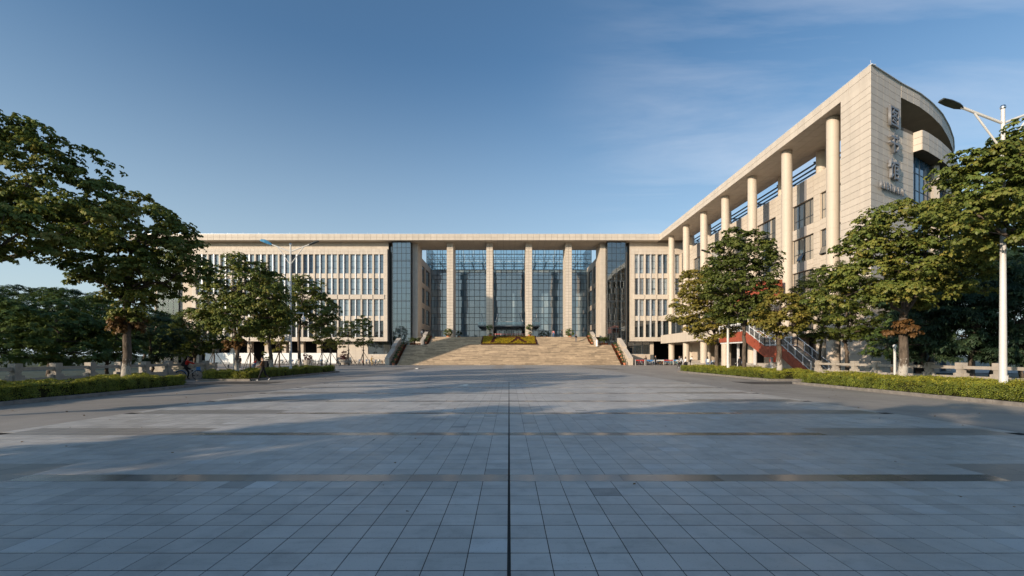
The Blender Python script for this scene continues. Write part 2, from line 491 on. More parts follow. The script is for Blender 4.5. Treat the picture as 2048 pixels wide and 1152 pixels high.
g.quad((15.2, 28.6, .004), (18.2, 28.6, .004), (18.2, 31.4, .004), (15.2, 31.4, .004))
tag(g.build('crossing', M_COBBLE), 'dark sett paving in the gaps between the hedge islands', 'paving', kind='structure')

TW = .357; FX = 33 * TW + .012            # tile pitch, half width of the tiled field
STRIP0, STRIPP, STRIPD = 6.49, 3.73, .36
ROWD = (STRIPP - STRIPD) / 10
Y_TILE0, Y_TILE1 = STRIP0 - STRIPP, STRIP0 + STRIPP * 6.5
g = MB()
g.quad((-FX, Y_TILE0, .0145), (FX, Y_TILE0, .0145), (FX, Y_TILE1, .0145), (-FX, Y_TILE1, .0145))
plaza = tag(g.build('plaza', M_TILEBED), 'grey square tiled plaza with dark polished granite bands before the steps', 'plaza', kind='structure')
TOPZ = .018
def tile_mesh(name, w, d, mat, h=.014):
    m = MB(); b = .003
    lo = [(-w / 2, -d / 2, 0), (w / 2, -d / 2, 0), (w / 2, d / 2, 0), (-w / 2, d / 2, 0)]
    mi = [(x, y, h - b) for x, y, _ in lo]
    hi = [(x * (1 - 2 * b / w), y * (1 - 2 * b / d), h) for x, y, _ in lo]
    m.add(lo + mi + hi, [(i, (i + 1) % 4, 4 + (i + 1) % 4, 4 + i) for i in range(4)] + [(4 + i, 4 + (i + 1) % 4, 8 + (i + 1) % 4, 8 + i) for i in range(4)] + [(8, 9, 10, 11)], 0, 0.0)
    return m.mesh(name, mat)
TG = .0075
me_tile = tile_mesh('paving_tile', TW - TG, ROWD - .015, M_TILE)
me_brown = tile_mesh('granite_slab', TW * 2 - TG, ROWD - TG, M_BROWN)
tiles, brown = [], []
k = -1
while True:
    y0 = STRIP0 + STRIPP * k
    if y0 > Y_TILE1: break
    for j in range(-1, 10):
        d = STRIPD if j < 0 else ROWD
        yc = y0 + STRIPD / 2 if j < 0 else y0 + STRIPD + (j + .5) * ROWD
        if yc + d / 2 > Y_TILE1: continue
        for i in range(33):
            for s in (-1, 1):
                xc = s * (.012 + (i + .5) * TW)
                if j <= 1 and i >= 20:
                    if i % 2 == 0 and i < 32: brown.append((xc + s * TW / 2, yc, d))
                    elif i == 32: tiles.append((xc, yc, d)) if j >= 0 else None
                elif j >= 0: tiles.append((xc, yc, d))
    k += 1
inview = sorted([t for t in tiles if t[1] > 3.5 and abs(t[0]) * FPX / t[1] < 1035], key=lambda t: t[1])
solo = set((t[0], t[1]) for t in inview[:295])
rest = MB()
for (x, y, d) in tiles:
    if (x, y) in solo:
        o = place('paving_tile', me_tile, (x, y, .004), plaza)
        o.rotation_euler = (RNG.gauss(0, .0012), RNG.gauss(0, .0012), RNG.gauss(0, .0015))
    else:
        w, h = TW - TG, d - .014
        a, b, z = RNG.gauss(0, .0003), RNG.gauss(0, .0003), TOPZ
        c = [(x - w / 2, y - h / 2, z - a - b), (x + w / 2, y - h / 2, z + a - b), (x + w / 2, y + h / 2, z + a + b), (x - w / 2, y + h / 2, z - a + b)]
        rest.add(c + [(p[0], p[1], .004) for p in c], [(0, 1, 2, 3), (4, 5, 1, 0), (5, 6, 2, 1), (6, 7, 3, 2), (7, 4, 0, 3)])
rest.build('paving_tiles', M_TILE, plaza, kind='stuff')
rb = MB()
for (x, y, d) in brown:
    if y < 12.5 and y > 6 and abs(x) * FPX / y < 1060:
        o = place('granite_slab', me_brown, (x, y, .004), plaza); o.scale = (1, (d - TG) / (ROWD - TG), 1)
    else: rb.box(x - TW + TG / 2, x + TW - TG / 2, y - d / 2 + TG / 2, y + d / 2 - TG / 2, .004, TOPZ)
rb.build('granite_slabs', M_BROWN, plaza, kind='stuff')
for k in range(-1, 7):
    y0 = STRIP0 + STRIPP * k
    if y0 + STRIPD > Y_TILE1: continue
    for s in (-1, 1):
        x = .014
        while x < 7.1:
            w = RNG.choice([.72, 1.07, 1.43, .9])
            x2 = min(x + w, 7.15)
            if 7.15 - x2 < .3: x2 = 7.15
            m = MB(); hx, hy = (x2 - x - .004) / 2, STRIPD / 2 - .002
            m.box(-hx, hx, -hy, hy, 0, TOPZ - .004, 0, 0.0)
            o = place('granite_strip', m.mesh('granite_strip', M_STRIP), (s * (x + x2) / 2, y0 + STRIPD / 2, .004), plaza)
            o.rotation_euler = (RNG.gauss(0, .001), RNG.gauss(0, .0015), 0)
            x = x2
g = MB()
g.box(-FX, FX, Y_TILE1, 85.7, .002, TOPZ); g.box(-FX, FX, -70, Y_TILE0, .002, TOPZ)
far = tag(g.build('far_plaza', M_FARPAVE), 'farther tiled stretch of the plaza running up to the steps', 'plaza', kind='structure')
for yy in np.arange(STRIP0 + STRIPP * 7, 84, STRIPP):        # further bands and the two rows of dark slabs on the axis
    if yy > 50: continue
    m = MB(); m.box(-7.1, 7.1, yy, yy + STRIPD, TOPZ, TOPZ + .004); m.build('granite_strip', M_STRIP, far)
m = MB()
for yy in np.arange(62, 84.5, 3.1):
    for s in (-1, 1): m.box(s * 1.6 - .75, s * 1.6 + .75, yy, yy + 2.0, TOPZ, TOPZ + .004)
m.build('dark_slabs', M_BROWN, far, kind='stuff')
m = MB()
for s in (-1, 1):
    for off in (0, 1.3):
        a, b = Vector((s * (6.2 + off), 84, TOPZ + .005)), Vector((s * (13.6 + off), 58, TOPZ + .005))
        w = Vector((.22, 0, 0)); m.quad(a - w, b - w, b + w, a + w) if s < 0 else m.quad(a - w, b - w, b + w, a + w)
m.build('dark_band', M_BROWN, far, kind='stuff')

# ================================================================ main building
YF = 100.0                       # front of the roof canopy
ZS, ZT = 27.0, 28.36             # soffit and top
mb_root = thing('main_building', (0, 110, 0), 'long cream stone five-storey building with tall columned glass portico behind the steps', 'building')
U, V, NF = Vector((1, 0, 0)), Vector((0, 0, 1)), Vector((0, -1, 0))
XC0, XC1 = -83.0, 33.0
# roof canopy
c = MB()
c.box(XC0, XC1 + 6, YF + .04, 109.5, ZS + .03, ZT - .02)
c.box(XC0, -28, 109.5, 124, ZS + .03, ZT - .02); c.box(28, 60, 109.5, 124, ZS + .03, ZT - .02)
can = c.build('canopy', M_JOINT, mb_root)
npan = 88; pw = (XC1 - XC0) / npan
m = MB(); m.box(-pw / 2 + .02, pw / 2 - .02, -.02, .04, -.325, .325, 0, 0.0)
me_fp = m.mesh('fascia_panel', M_STONE)
for i in range(npan):
    x = XC0 + (i + .5) * pw
    place('fascia_panel', me_fp, (x, YF, ZS + .345), can)
    place('fascia_panel', me_fp, (x, YF, ZS + 1.03), can)
c = MB(); c.panels((XC0, YF, ZS + .03), U, (0, 1, 0), (0, 0, -1), XC1 - XC0, 9.5, 1.32, 1.36, .03, .03); c.build('soffit_panels', M_SOFFIT, can, kind='stuff')
c = MB(); c.box(XC0 - .03, XC1, YF - .05, YF + .45, ZT - .018, ZT + .04)
for x in np.arange(XC0 + 1, XC1, 3.4): c.box(x - .015, x + .015, YF + .1, YF + .13, ZT + .04, ZT + .34)
c.build('coping', M_SILVER, can)

Z_ROWS = [(19.95, 24.14), (15.28, 18.88), (10.56, 14.20), (5.85, 9.48)]
WP = 2.61
def window_mesh(w, h, trans, door=None):
    """metal frame round one light, with transoms at the given heights"""
    f = MB(); t = .06
    f.box(0, t, -.05, .05, 0, h); f.box(w - t, w, -.05, .05, 0, h)
    f.box(t, w - t, -.05, .05, 0, t); f.box(t, w - t, -.05, .05, h - t, h)
    for z in trans: f.box(t, w - t, -.05, .05, z - t / 2, z + t / 2)
    return f.mesh('window', M_FRAME)
def pane_mesh(w, h, mat, axis='y'):
    f = MB(); f.box(.03, w - .03, -.012, .012, .03, h - .03, 0, 0.0); return f.mesh('pane', mat)
def sash_mesh(w, h):
    f = MB(); t = .05
    f.box(0, w, -.02, .02, 0, t); f.box(0, w, -.02, .02, h - t, h); f.box(0, t, -.02, .02, t, h - t); f.box(w - t, w, -.02, .02, t, h - t)
    f.box(t, w - t, -.008, .008, t, h - t, 1)
    return f.mesh('sash', [M_FRAME, M_PANE])

def facade_block(sgn, nb, x_in, x_end):
    """one side of the facade: sgn -1 is the west side; bays count outwards from x_in"""
    Y0, YG = 101.0, 101.55
    xo = x_in + WP * nb - .35
    def sx(a, b): return (min(sgn * a, sgn * b), max(sgn * a, sgn * b))
    core = MB()
    a, b = sx(x_in - .9, x_end); core.box(a, b, 102.03, 122, 4.93, ZS + .02)
    core.box(*sx(x_in - .9, xo + 1.2), 101.75, 102.03, 4.93, 25.4)
    core.build('wall', M_STONE_IN, mb_root)
    cl = MB()
    # band under the canopy
    cl.panels((a, 102.03, 25.4), U, V, NF, b - a, 1.57, 1.32, .785, .03, .03)
    # frame around the window field
    L, R = sx(x_in, xo)
    top, bot = 25.4, 4.93
    for (x0, x1, z0, z1, dv) in ((L - .9, R + .9, 24.14, top, .63), (L - .9, R + .9, bot, 5.85, .46), (L - .9, L, 5.85, 24.14, .61), (R, R + .9, 5.85, 24.14, .61)):
        cl.box(x0 + .01, x1 - .01, Y0 + .031, 101.75, z0 + .01, z1 - .01)
        cl.panels((x0, Y0 + .03, z0), U, V, NF, x1 - x0, z1 - z0, .87, dv, .03, .03)
    for (z0, z1) in ((9.48, 10.56), (18.88, 19.95)):
        cl.box(L, R, Y0 + .23, 101.75, z0, z1)
        cl.panels((L, Y0 + .23, z0), U, V, NF, R - L, z1 - z0, WP / 3, 1.1, .03, .03)
    cl.box(L, R, Y0 + .23, 101.75, 14.2, 15.28)
    cl.build('wall_cladding', M_STONE, mb_root, kind='stuff')
    pm = MB(); pm.box(-.17, .17, Y0 + .02 - 110, 101.75 - 110, 0, 24.14 - 5.85); me_pier = pm.mesh('pier', M_STONE)
    sp = MB(); sp.box(-WP / 2 + .09, WP / 2 - .09, Y0 - .12 - 110, Y0 + .23 - 110, -.50, .50); me_sp = sp.mesh('spandrel', M_STONE)
    mm = MB(); mm.box(-.11, .11, Y0 + .05 - 110, YG - 110, 0, 24.14 - 15.28); me_mu = mm.mesh('mullion', M_SILVER)
    mm = MB(); mm.box(-.11, .11, Y0 + .05 - 110, YG - 110, 0, 14.2 - 5.85); me_mu2 = mm.mesh('mullion', M_SILVER)
    lw = (WP - .34 - .22) / 2
    wins = [(window_mesh(lw, z1 - z0, [.28 * (z1 - z0), .66 * (z1 - z0)] if i == 0 else [.32 * (z1 - z0), .78 * (z1 - z0)]), pane_mesh(lw, z1 - z0, M_PANE if i < 3 else M_PANE_DARK)) for i, (z0, z1) in enumerate(Z_ROWS)]
    sash = sash_mesh(lw, .95)
    for i in range(nb):
        c0 = x_in + WP * i - .35                 # bay between piers
        if i: place('pier', me_pier, (sgn * c0, 110, 5.85), mb_root)
        mid = c0 + WP / 2
        place('mullion', me_mu, (sgn * mid, 110, 15.28), mb_root); place('mullion', me_mu2, (sgn * mid, 110, 5.85), mb_root)
        place('spandrel', me_sp, (sgn * mid, 110, 14.74), mb_root)
        for (xa, xb) in ((c0 + .17, mid - .11), (mid + .11, c0 + WP - .17)):
            x0 = min(sgn * xa, sgn * xb)
            for r, (z0, z1) in enumerate(Z_ROWS):
                w = place('window', wins[r][0], (x0, YG, z0), mb_root)
                place('pane', wins[r][1], (x0, YG, z0), w)
                if r < 3 and RNG.random() < .22 and xa > mid - .2:
                    s_ = place('sash', sash, (x0, YG - .06, z0 + .34 * (z1 - z0)), w)
                    s_.rotation_euler = (rad(RNG.uniform(-22, -10)), 0, 0)
    return L, R
facade_block(-1, 16, 27.75, 79.0)
facade_block(1, 5, 27.75, 52.0)

# ground floor of the west block: stone wall, glazing, dark bays with piers
gf = MB(); YW = 102.6
gf.box(-38.5, -31.6, YW, 104, 0, 4.93); gf.build('ground_floor_wall', M_STONE_IN, mb_root)
gf = MB(); gf.box(-31.599, -26.6, YW, 104, 0, 2.1); gf.build('ground_floor_wall', M_STONE_IN, mb_root)
for i in range(10):
    x = -42.6 - i * 3.9
    gf = MB(); gf.box(x - .45, x + .45, YW - .1, YW + .9, 0, 4.93); gf.build('ground_floor_pier', M_STONE_IN, mb_root)
gf = MB(); gf.panels((-38.5, YW, 0), U, V, NF, 6.9, 4.93, 1.38, .7); gf.panels((-31.6, YW, 0), U, V, NF, 5.0, 2.1, 1.25, .7)
gf.build('ground_floor_cladding', M_STONE, mb_root, kind='stuff')
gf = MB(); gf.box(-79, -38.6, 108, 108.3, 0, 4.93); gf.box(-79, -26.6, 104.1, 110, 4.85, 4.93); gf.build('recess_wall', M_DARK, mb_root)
wm, pmh = window_mesh(1.66, 2.75, [.9]), pane_mesh(1.66, 2.75, M_PANE_DARK)
for i in range(3):
    for sg in (-1, 1):
        x = (-31.6 + i * 1.667) if sg < 0 else (31.6 - (i + 1) * 1.667)
        w = place('window', wm, (x, YW + .1, 2.12), mb_root); place('pane', pmh, (x, YW + .1, 2.12), w)
gf = MB(); gf.box(26.6, 31.6, YW, 104, 0, 2.1); gf.box(31.6, 32.4, YW - .1, 104, 0, 4.93); gf.build('ground_floor_wall', M_STONE_IN, mb_root)
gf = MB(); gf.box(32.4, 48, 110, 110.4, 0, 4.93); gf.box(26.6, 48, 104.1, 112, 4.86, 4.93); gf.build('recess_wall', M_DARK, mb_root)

# glass stair towers beside the portico (and one at the far west end)
def stair_tower(x0, x1, y0, y1, z1=ZS, ncol=4, warm=False):
    fr = MB(); t = .05
    zs = [0.0]; z = .6
    for k in range(6):
        zs += [z, z + 1.5, z + 2.75, z + 4.2]; z += 4.45
    zs = [q for q in zs if q < z1 - .4] + [z1]
    xs = [x0 + (x1 - x0) * i / ncol for i in range(ncol + 1)]
    ys = [y0, y1]
    for x in xs: fr.box(x - t, x + t, y0 - .06, y0 + .06, 0, z1)
    for q in zs:
        fr.box(x0, x1, y0 - .05, y0 + .05, q - .045, q + .045)
        for x in (x0, x1): fr.box(x - .05, x + .05, y0, y1, q - .045, q + .045)
    for x in (x0, x1): fr.box(x - .06, x + .06, y1 - .1, y1, 0, z1)
    tw = fr.build('stair_tower', M_FRAME, mb_root)
    cache = {}
    for j in range(len(zs) - 1):
        h = zs[j + 1] - zs[j]
        for i in range(ncol):
            key = round(h, 3)
            if key not in cache:
                f = MB(); w = (x1 - x0) / ncol; f.box(-w / 2 + .05, w / 2 - .05, -.01, .01, -h / 2 + .045, h / 2 - .045, 0, 0.0); cache[key] = f.mesh('stairwell_pane', M_GLASS)
            o = place('stairwell_pane', cache[key], ((xs[i] + xs[i + 1]) / 2, y0, (zs[j] + zs[j + 1]) / 2), tw)
            o.rotation_euler = (RNG.gauss(0, .0025), 0, RNG.gauss(0, .0025))
        for x in (x0, x1):
            f = MB(); f.box(x - .01, x + .01, y0 + .06, y1 - .1, zs[j] + .045, zs[j + 1] - .045, 0, 0.0); f.build('stairwell_pane', M_GLASS, tw)
    ins = MB()
    for k in range(6):
        z = 1.2 + 4.45 * k
        ins.box(x0 + .15, x1 - .15, y0 + .5, y1, z - .2, z)
        if warm: ins.bar((x0 + .3, y0 + .9, z), (x1 - .3, y0 + .9, z + 2.2), 1.0, .3); ins.bar((x1 - .3, y0 + 2.1, z + 2.2), (x0 + .3, y0 + 2.1, z + 4.4), 1.0, .3)
    ins.box(x0 + .1, x1 - .1, y0 + (3.4 if warm else 1.0), y0 + (3.5 if warm else 1.1), 0, z1)  # without warm: pale sheet added close behind the glass to brighten it
    ins.build('stairwell', M_WHITE if not warm else M_STONE_IN, tw)
stair_tower(-25.7, -21.75, 101.1, 104.6)
stair_tower(21.75, 25.7, 101.1, 104.6, warm=True)
stair_tower(PX(315, 101.6), PX(357, 101.6), 101.6, 105)
gl = MB()
for s in (-1, 1): gl.box(*sorted((s * 25.78, s * 26.84)), 103.0, 103.05, 0, ZS)
gl.build('side_glazing', M_PANE_DARK, mb_root)
wl_ = MB()
wl_.box(-79, PX(312, 102), 102, 103, 4.93, ZS); wl_.box(-25.7, -21.7, 104.9, 107, 0, ZS); wl_.box(21.7, 25.7, 104.9, 107, 0, ZS)
wl_.build('wall', M_STONE_IN, mb_root)

# portico: end walls, four deep piers
ZP = 5.9
cl = MB()
for s in (-1, 1):
    ew = MB()
    x0, x1 = sorted((s * 20.46, s * 21.66))
    ew.box(x0, x1, 102.6, 107.6, 0, ZS)
    cl.panels((x0, 102.6, 0), U, V, NF, x1 - x0, ZS, .6, .62, .03, .03)
    xi = s * 20.46
    cl.panels((xi, 102.6, ZP - 2) if s > 0 else (xi, 107.6, ZP - 2), (0, 1, 0) if s > 0 else (0, -1, 0), V, (-s, 0, 0), 5.0, ZS - ZP + 2, 1.25, .62, .03, .03)
    # set back side wing with windows on the court
    xw0, xw1 = sorted((s * 20.75, s * 26)); xin = s * 20.5
    ew.box(xw0, xw1, 107.6, 121, 0, 24.7)
    for (ya, yb) in ((107.6, 108.1), (111.6, 113.0), (118.6, 119.98)): ew.box(*sorted((xin, s * 20.75)), ya, yb, ZP, 24.7)
    for (za, zb) in ((23.1, 24.7), (18.0, 19.1), (13.1, 14.3), (8.1, 9.4)):
        for (ya, yb) in ((108.1, 111.6), (113.0, 118.6)): ew.box(*sorted((xin, s * 20.75)), ya, yb, za, zb)
    ew.build('portico_wall', M_STONE_IN, mb_root)
cl.build('portico_cladding', M_STONE, mb_root, kind='stuff')
for s in (-1, 1):
    for (ya, yb) in ((108.1, 111.6), (113.0, 118.6)):
        for (za, zb) in ((19.1, 23.1), (14.3, 18.0), (9.4, 13.1), (ZP, 8.1)):
            f = MB(); x = s * 20.68
            n = 2 if yb - ya < 4 else 3
            for i in range(n + 1):
                y = ya + (yb - ya) * i / n; f.box(x - .05, x + .05, max(ya, y - .04), min(yb, y + .04), za, zb)
            for z in (za + .03, za + (zb - za) * .35, zb - .03): f.box(x - .04, x + .04, ya, yb, z - .03, z + .03)
            w = f.build('window', M_FRAME, mb_root)
            f = MB(); f.box(x - .01, x + .01, ya, yb, za, zb, 0, RNG.random()); f.build('pane', M_PANE_DARK, w)
for xc in (-13.2, -4.35, 4.45, 13.35):
    pr = MB(); pr.box(xc - .70, xc + .70, 102.35, 107.1, ZP, ZS + .01)
    p_ = pr.build('portico_pier', M_JOINT, mb_root)
    pc = MB(); hh = ZS - ZP
    pc.panels((xc - .71, 102.35, ZP), U, V, NF, 1.42, hh, .71, .64, .04, .03)
    for s in (-1, 1): pc.panels((xc + s * .70, 102.33 if s > 0 else 107.12, ZP), (0, s, 0), V, (s, 0, 0), 4.79, hh, 1.2, .64, .04, .03)
    pc.build('pier_cladding', M_STONE, p_, kind='stuff')

# curtain wall behind the portico
YC = 120.0; XCW = 21.6; NC = 31
zrow = [5.9, 8.3, 9.98, 11.73, 12.8, 14.47, 16.2, 17.3, 19.0, 20.7, 21.7, 22.9, 24.2, 25.6, 27.0, 28.4, 29.9, 31.4]
xcol = [-XCW + 2 * XCW * i / NC for i in range(NC + 1)]
fr = MB()
for x in xcol: fr.box(x - .05, x + .05, YC - .12, YC + .05, 5.9, 31.4)
for z in zrow: fr.box(-XCW, XCW, YC - .10, YC + .06, z - .055, z + .055)
cw = fr.build('curtain_wall', M_FRAME, mb_root)
allp = []
for j in range(len(zrow) - 1):
    for i in range(NC):
        xc = (xcol[i] + xcol[i + 1]) / 2
        hid = any(abs(xc * 102.3 / YC - q * 1.0) < .2 for q in (-13.2, -4.35, 4.45, 13.35)) or abs(xc) > 20
        allp.append((j, i, hid or j == 16))
solo_p = [p for p in allp if not p[2]]
RNG.shuffle(solo_p)
solo_set = set((p[0], p[1]) for p in solo_p[:300])
rest = MB(); rest_c = MB(); cache = {}
for (j, i, hid) in allp:
    h = zrow[j + 1] - zrow[j]; w = xcol[1] - xcol[0]
    clear = j >= 12
    xc, zc_ = (xcol[i] + xcol[i + 1]) / 2, (zrow[j] + zrow[j + 1]) / 2
    if j == 0 and abs(xc) < 5: continue
    if (j, i) in solo_set:
        key = (round(h, 3), clear)
        if key not in cache:
            f = MB(); f.box(-w / 2 + .035, w / 2 - .035, -.012, .012, -h / 2 + .04, h / 2 - .04, 0, 0.0)
            cache[key] = f.mesh('pane', M_GLASS2 if clear else M_CURTAIN)
        o = place('pane', cache[key], (xc, YC, zc_), cw)
        o.rotation_euler = (RNG.gauss(0, .004), 0, RNG.gauss(0, .005))
    else:
        a, b = RNG.gauss(0, .004) * w / 2, RNG.gauss(0, .004) * h / 2
        (rest_c if clear else rest).obox((xc, YC, zc_), (w / 2 - .035, a, 0), (0, b, h / 2 - .04), (0, .012, 0))
rest.build('panes', M_CURTAIN, cw, kind='stuff')
rest_c.build('clear_panes', M_GLASS2, cw, kind='stuff')
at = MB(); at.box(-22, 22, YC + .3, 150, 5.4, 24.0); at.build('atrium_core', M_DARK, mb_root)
tr = MB()
for yy in (YC + 1.2, YC + 5.5, YC + 10):
    for z in (26.2, 28.6): tr.bar((-21, yy, z), (21, yy, z), .16)
    for i in range(15):
        x = -21 + 2.8 * i
        tr.bar((x, yy, 24.0), (x, yy, 30.6), .12)
        tr.bar((x, yy, 26.2), (x + 1.4, yy, 28.6), .07); tr.bar((x + 1.4, yy, 28.6), (x + 2.8, yy, 26.2), .07)
for i in range(15):
    x = -21 + 2.8 * i
    tr.bar((x, YC + 1.2, 28.6), (x, YC + 10, 28.6), .12); tr.bar((x, YC + 1.2, 26.2), (x, YC + 10, 26.2), .12)
tr.build('roof_truss', M_WSTEEL, mb_root)
sg = MB(); sg.box(-XCW, -XCW + .04, YC, YC + 14, 24.7, 31.4); sg.box(XCW - .04, XCW, YC, YC + 14, 24.7, 31.4); sg.build('side_panes', M_GLASS2, mb_root)

# entrance: awning, doors, barrier
aw = MB()
aw.box(-7.7, 7.7, 112.2, 119.8, 9.0, 9.18); aw.box(-7.7, 7.7, 112.1, 112.2, 8.92, 9.2)
for i in range(12): aw.box(-7.4 + i * 1.345 - .06, -7.4 + i * 1.345 + .06, 112.3, 119.7, 8.72, 9.0)
a_ = aw.build('awning', M_STEEL, mb_root)
aw = MB()
for i in range(10): aw.box(-7.6 + i * 1.52 + .03, -7.6 + (i + 1) * 1.52 - .03, 112.12, 112.15, 9.24, 10.05)
aw.build('awning_glass', M_GLASS2, a_)
aw = MB(); aw.box(-7.65, 7.65, 112.1, 112.18, 10.05, 10.1)
for s in (-1, 1):
    for q in (3.9, 6.9): aw.tube([(s * (q - .2), 112.6, 9.2), (s * (q - 1.2 if q < 5 else q + .3), 119.9, 13.0)], .06, 6)
aw.build('tie_rod', M_WSTEEL, a_)
dr = MB()
for i in range(9): dr.box(-5 + i * 1.25 - .05, -5 + i * 1.25 + .05, YC - .15, YC + .1, ZP, 8.3)
dr.box(-5, 5, YC - .15, YC + .1, 7.0, 7.12)
d_ = dr.build('entrance_door', M_FRAME, mb_root)
for i in range(8):
    f = MB(); f.box(-5 + i * 1.25 + .05, -5 + (i + 1) * 1.25 - .05, YC - .03, YC - .01, ZP, 6.98, 0, RNG.random()); f.box(-5 + i * 1.25 + .05, -5 + (i + 1) * 1.25 - .05, YC - .03, YC - .01, 7.14, 8.26); f.build('pane', M_PANE_DARK if i in (0, 3, 4, 7) else M_PANE, d_)
# ================================================================ library wing
XF = 33.0                                        # outer face of the wing's canopy
lw_root = thing('library_wing', (40, 60, 0), 'tall cream stone wing with round columns, overhanging roof and LIBRARY lettering', 'building')
A0 = Vector((33.0, 41.76)); A1 = Vector((38.3, 44.73))
ARC = [A0, A1, Vector((41.5, 46.35)), Vector((44.2, 48.0)), Vector((47.4, 50.2)), Vector((51.0, 53.1)), Vector((54.4, 56.1)), Vector((57.3, 59.0)), Vector((60.3, 62.6)), Vector((63, 66.6)), Vector((65, 71)), Vector((66.2, 76))]
def arc_pts(step=1.22):
    """points at even steps along the curved front"""
    out = [ARC[0].copy()]; acc = 0.0
    for a, b in zip(ARC[:-1], ARC[1:]):
        L = (b - a).length; d = step - acc
        while d <= L + 1e-6:
            out.append(a + (b - a) * (d / L)); d += step
        acc = L - (d - step)
    return out
AP = arc_pts()
def off(pts, d):
    """offset a polyline to its left (inwards) by d"""
    res = []
    for i, p in enumerate(pts):
        t = (pts[min(i + 1, len(pts) - 1)] - pts[max(i - 1, 0)]).normalized()
        res.append(Vector((p.x - t.y * d, p.y + t.x * d)))
    return res
# roof: strip over the colonnade and a strip behind the curved front
rf = MB()
rf.box(XF + .04, 38.9, 46.0, YF + .03, ZS + .03, ZT - .02)
inn = off(AP, 7.0); out_ = off(AP, .04)
rf.prism([(XF + .04, A0.y + .06), (38.27, 44.79), (38.9, 45.99), (XF + .04, 45.99)], ZS + .03, ZT - .02)
for i in range(5, len(AP) - 1):
    poly = [tuple(out_[i]), tuple(out_[i + 1]), (max(inn[i + 1].x, 38.93), inn[i + 1].y), (max(inn[i].x, 38.93), inn[i].y)]
    rf.prism(poly, ZS + .026, ZT - .024)
roof = rf.build('roof', M_SOFFIT, lw_root)
np_ = 44; pwid = (YF - 41.76) / np_
m = MB(); m.box(-.02, .04, -pwid / 2 + .015, pwid / 2 - .015, -.325, .325, 0, 0.0); me_fp2 = m.mesh('fascia_panel', M_STONE)
for i in range(np_):
    y = 41.76 + (i + .5) * pwid
    for z in (ZS + .345, ZS + 1.03): place('fascia_panel', me_fp2, (XF, y, z), roof)
c = MB(); c.panels((XF, 46.0, ZS + .03), (0, 1, 0), U, (0, 0, -1), 54, 5.9, 1.32, 1.18, .03, .03); c.build('soffit_panels', M_SOFFIT, roof, kind='stuff')
for i in range(5, len(AP) - 1):
    a, b = AP[i], AP[i + 1]; t = (b - a).normalized(); nrm = Vector((t.y, -t.x, 0)); L = (b - a).length
    mid = Vector(((a.x + b.x) / 2, (a.y + b.y) / 2, 0))
    for z in (ZS + .345, ZS + 1.03):
        m = MB(); m.obox((0, 0, 0), Vector((t.x, t.y, 0)) * (L / 2 - .015), (0, 0, .325), nrm * .03)
        place('fascia_panel', m.mesh('fascia_panel', M_STONE), (mid.x, mid.y, z), roof)
c = MB(); c.box(XF - .03, XF + .5, 41.75, YF, ZT - .018, ZT + .04)
for i in range(len(AP) - 1):
    a, b = AP[i], AP[i + 1]; c.bar((a.x, a.y, ZT + .01), (b.x, b.y, ZT + .01), .3, .06)
c.bar((33.2, 42, ZT), (33.2, 42, ZT + .55), .03)
c.build('coping', M_SILVER, roof)

# end block that carries the lettering
eb = MB()
E_POLY = [(33.03, 41.8), (38.3, 44.76), (38.3, 47.6), (37.9, 47.6), (37.9, 45.5), (33.03, 45.5)]
eb.prism(E_POLY, 0, ZS + .02)
a2 = AP[7]
eb.prism([(38.3, 44.76), (a2.x, a2.y + .03), (a2.x - .8, a2.y + 3.0), (38.3, 47.6)], 0, 24.2)
eb.build('end_block', M_JOINT, lw_root)
RH = ZT / 44.0                                   # course height
t0 = (A1 - A0).normalized(); n0 = Vector((t0.y, -t0.x, 0)); T0 = Vector((t0.x, t0.y, 0))
L0 = (A1 - A0).length / 5
m = MB(); m.obox((0, 0, 0), T0 * (L0 / 2 - .014), (0, 0, RH / 2 - .014), n0 * .02, 0, 0.0); me_front = m.mesh('cladding_panel', M_STONE)
m = MB(); m.obox((0, 0, 0), Vector((0, 3.74 / 6 - .014, 0)), (0, 0, RH / 2 - .014), (-.02, 0, 0), 0, 0.0); me_side = m.mesh('cladding_panel', M_STONE)
low = MB()
for j in range(44):
    z = (j + .5) * RH
    for i in range(5):
        p = A0 + (A1 - A0) * ((i + .5) / 5)
        c = Vector((p.x, p.y, z)) + n0 * .0
        if z > 11: place('cladding_panel', me_front, c, lw_root)
        else: low.obox(c, T0 * (L0 / 2 - .014), (0, 0, RH / 2 - .014), n0 * .02)
    for i in range(3):
        c = Vector((33.0, 41.76 + 3.74 * (i + .5) / 3, z))
        if z < ZS:
            if z > 11: place('cladding_panel', me_side, c, lw_root)
            else: low.obox(c, (0, 3.74 / 6 - .014, 0), (0, 0, RH / 2 - .014), (-.02, 0, 0))
    for i in (5, 6):                                   # two more bays up to the terrace
        if z < 24.1:
            a, b = AP[i], AP[i + 1]
            t = (b - a).normalized(); nn = Vector((t.y, -t.x, 0))
            c = Vector(((a.x + b.x) / 2, (a.y + b.y) / 2, z)); h = Vector((t.x, t.y, 0)) * (L0 / 2 - .014)
            if z > 11:
                m = MB(); m.obox((0, 0, 0), h, (0, 0, RH / 2 - .014), nn * .02, 0, 0.0); place('cladding_panel', m.mesh('cladding_panel', M_STONE), c, lw_root)
            else: low.obox(c, h, (0, 0, RH / 2 - .014), nn * .02)
low.build('lower_cladding', M_STONE, lw_root, kind='stuff')

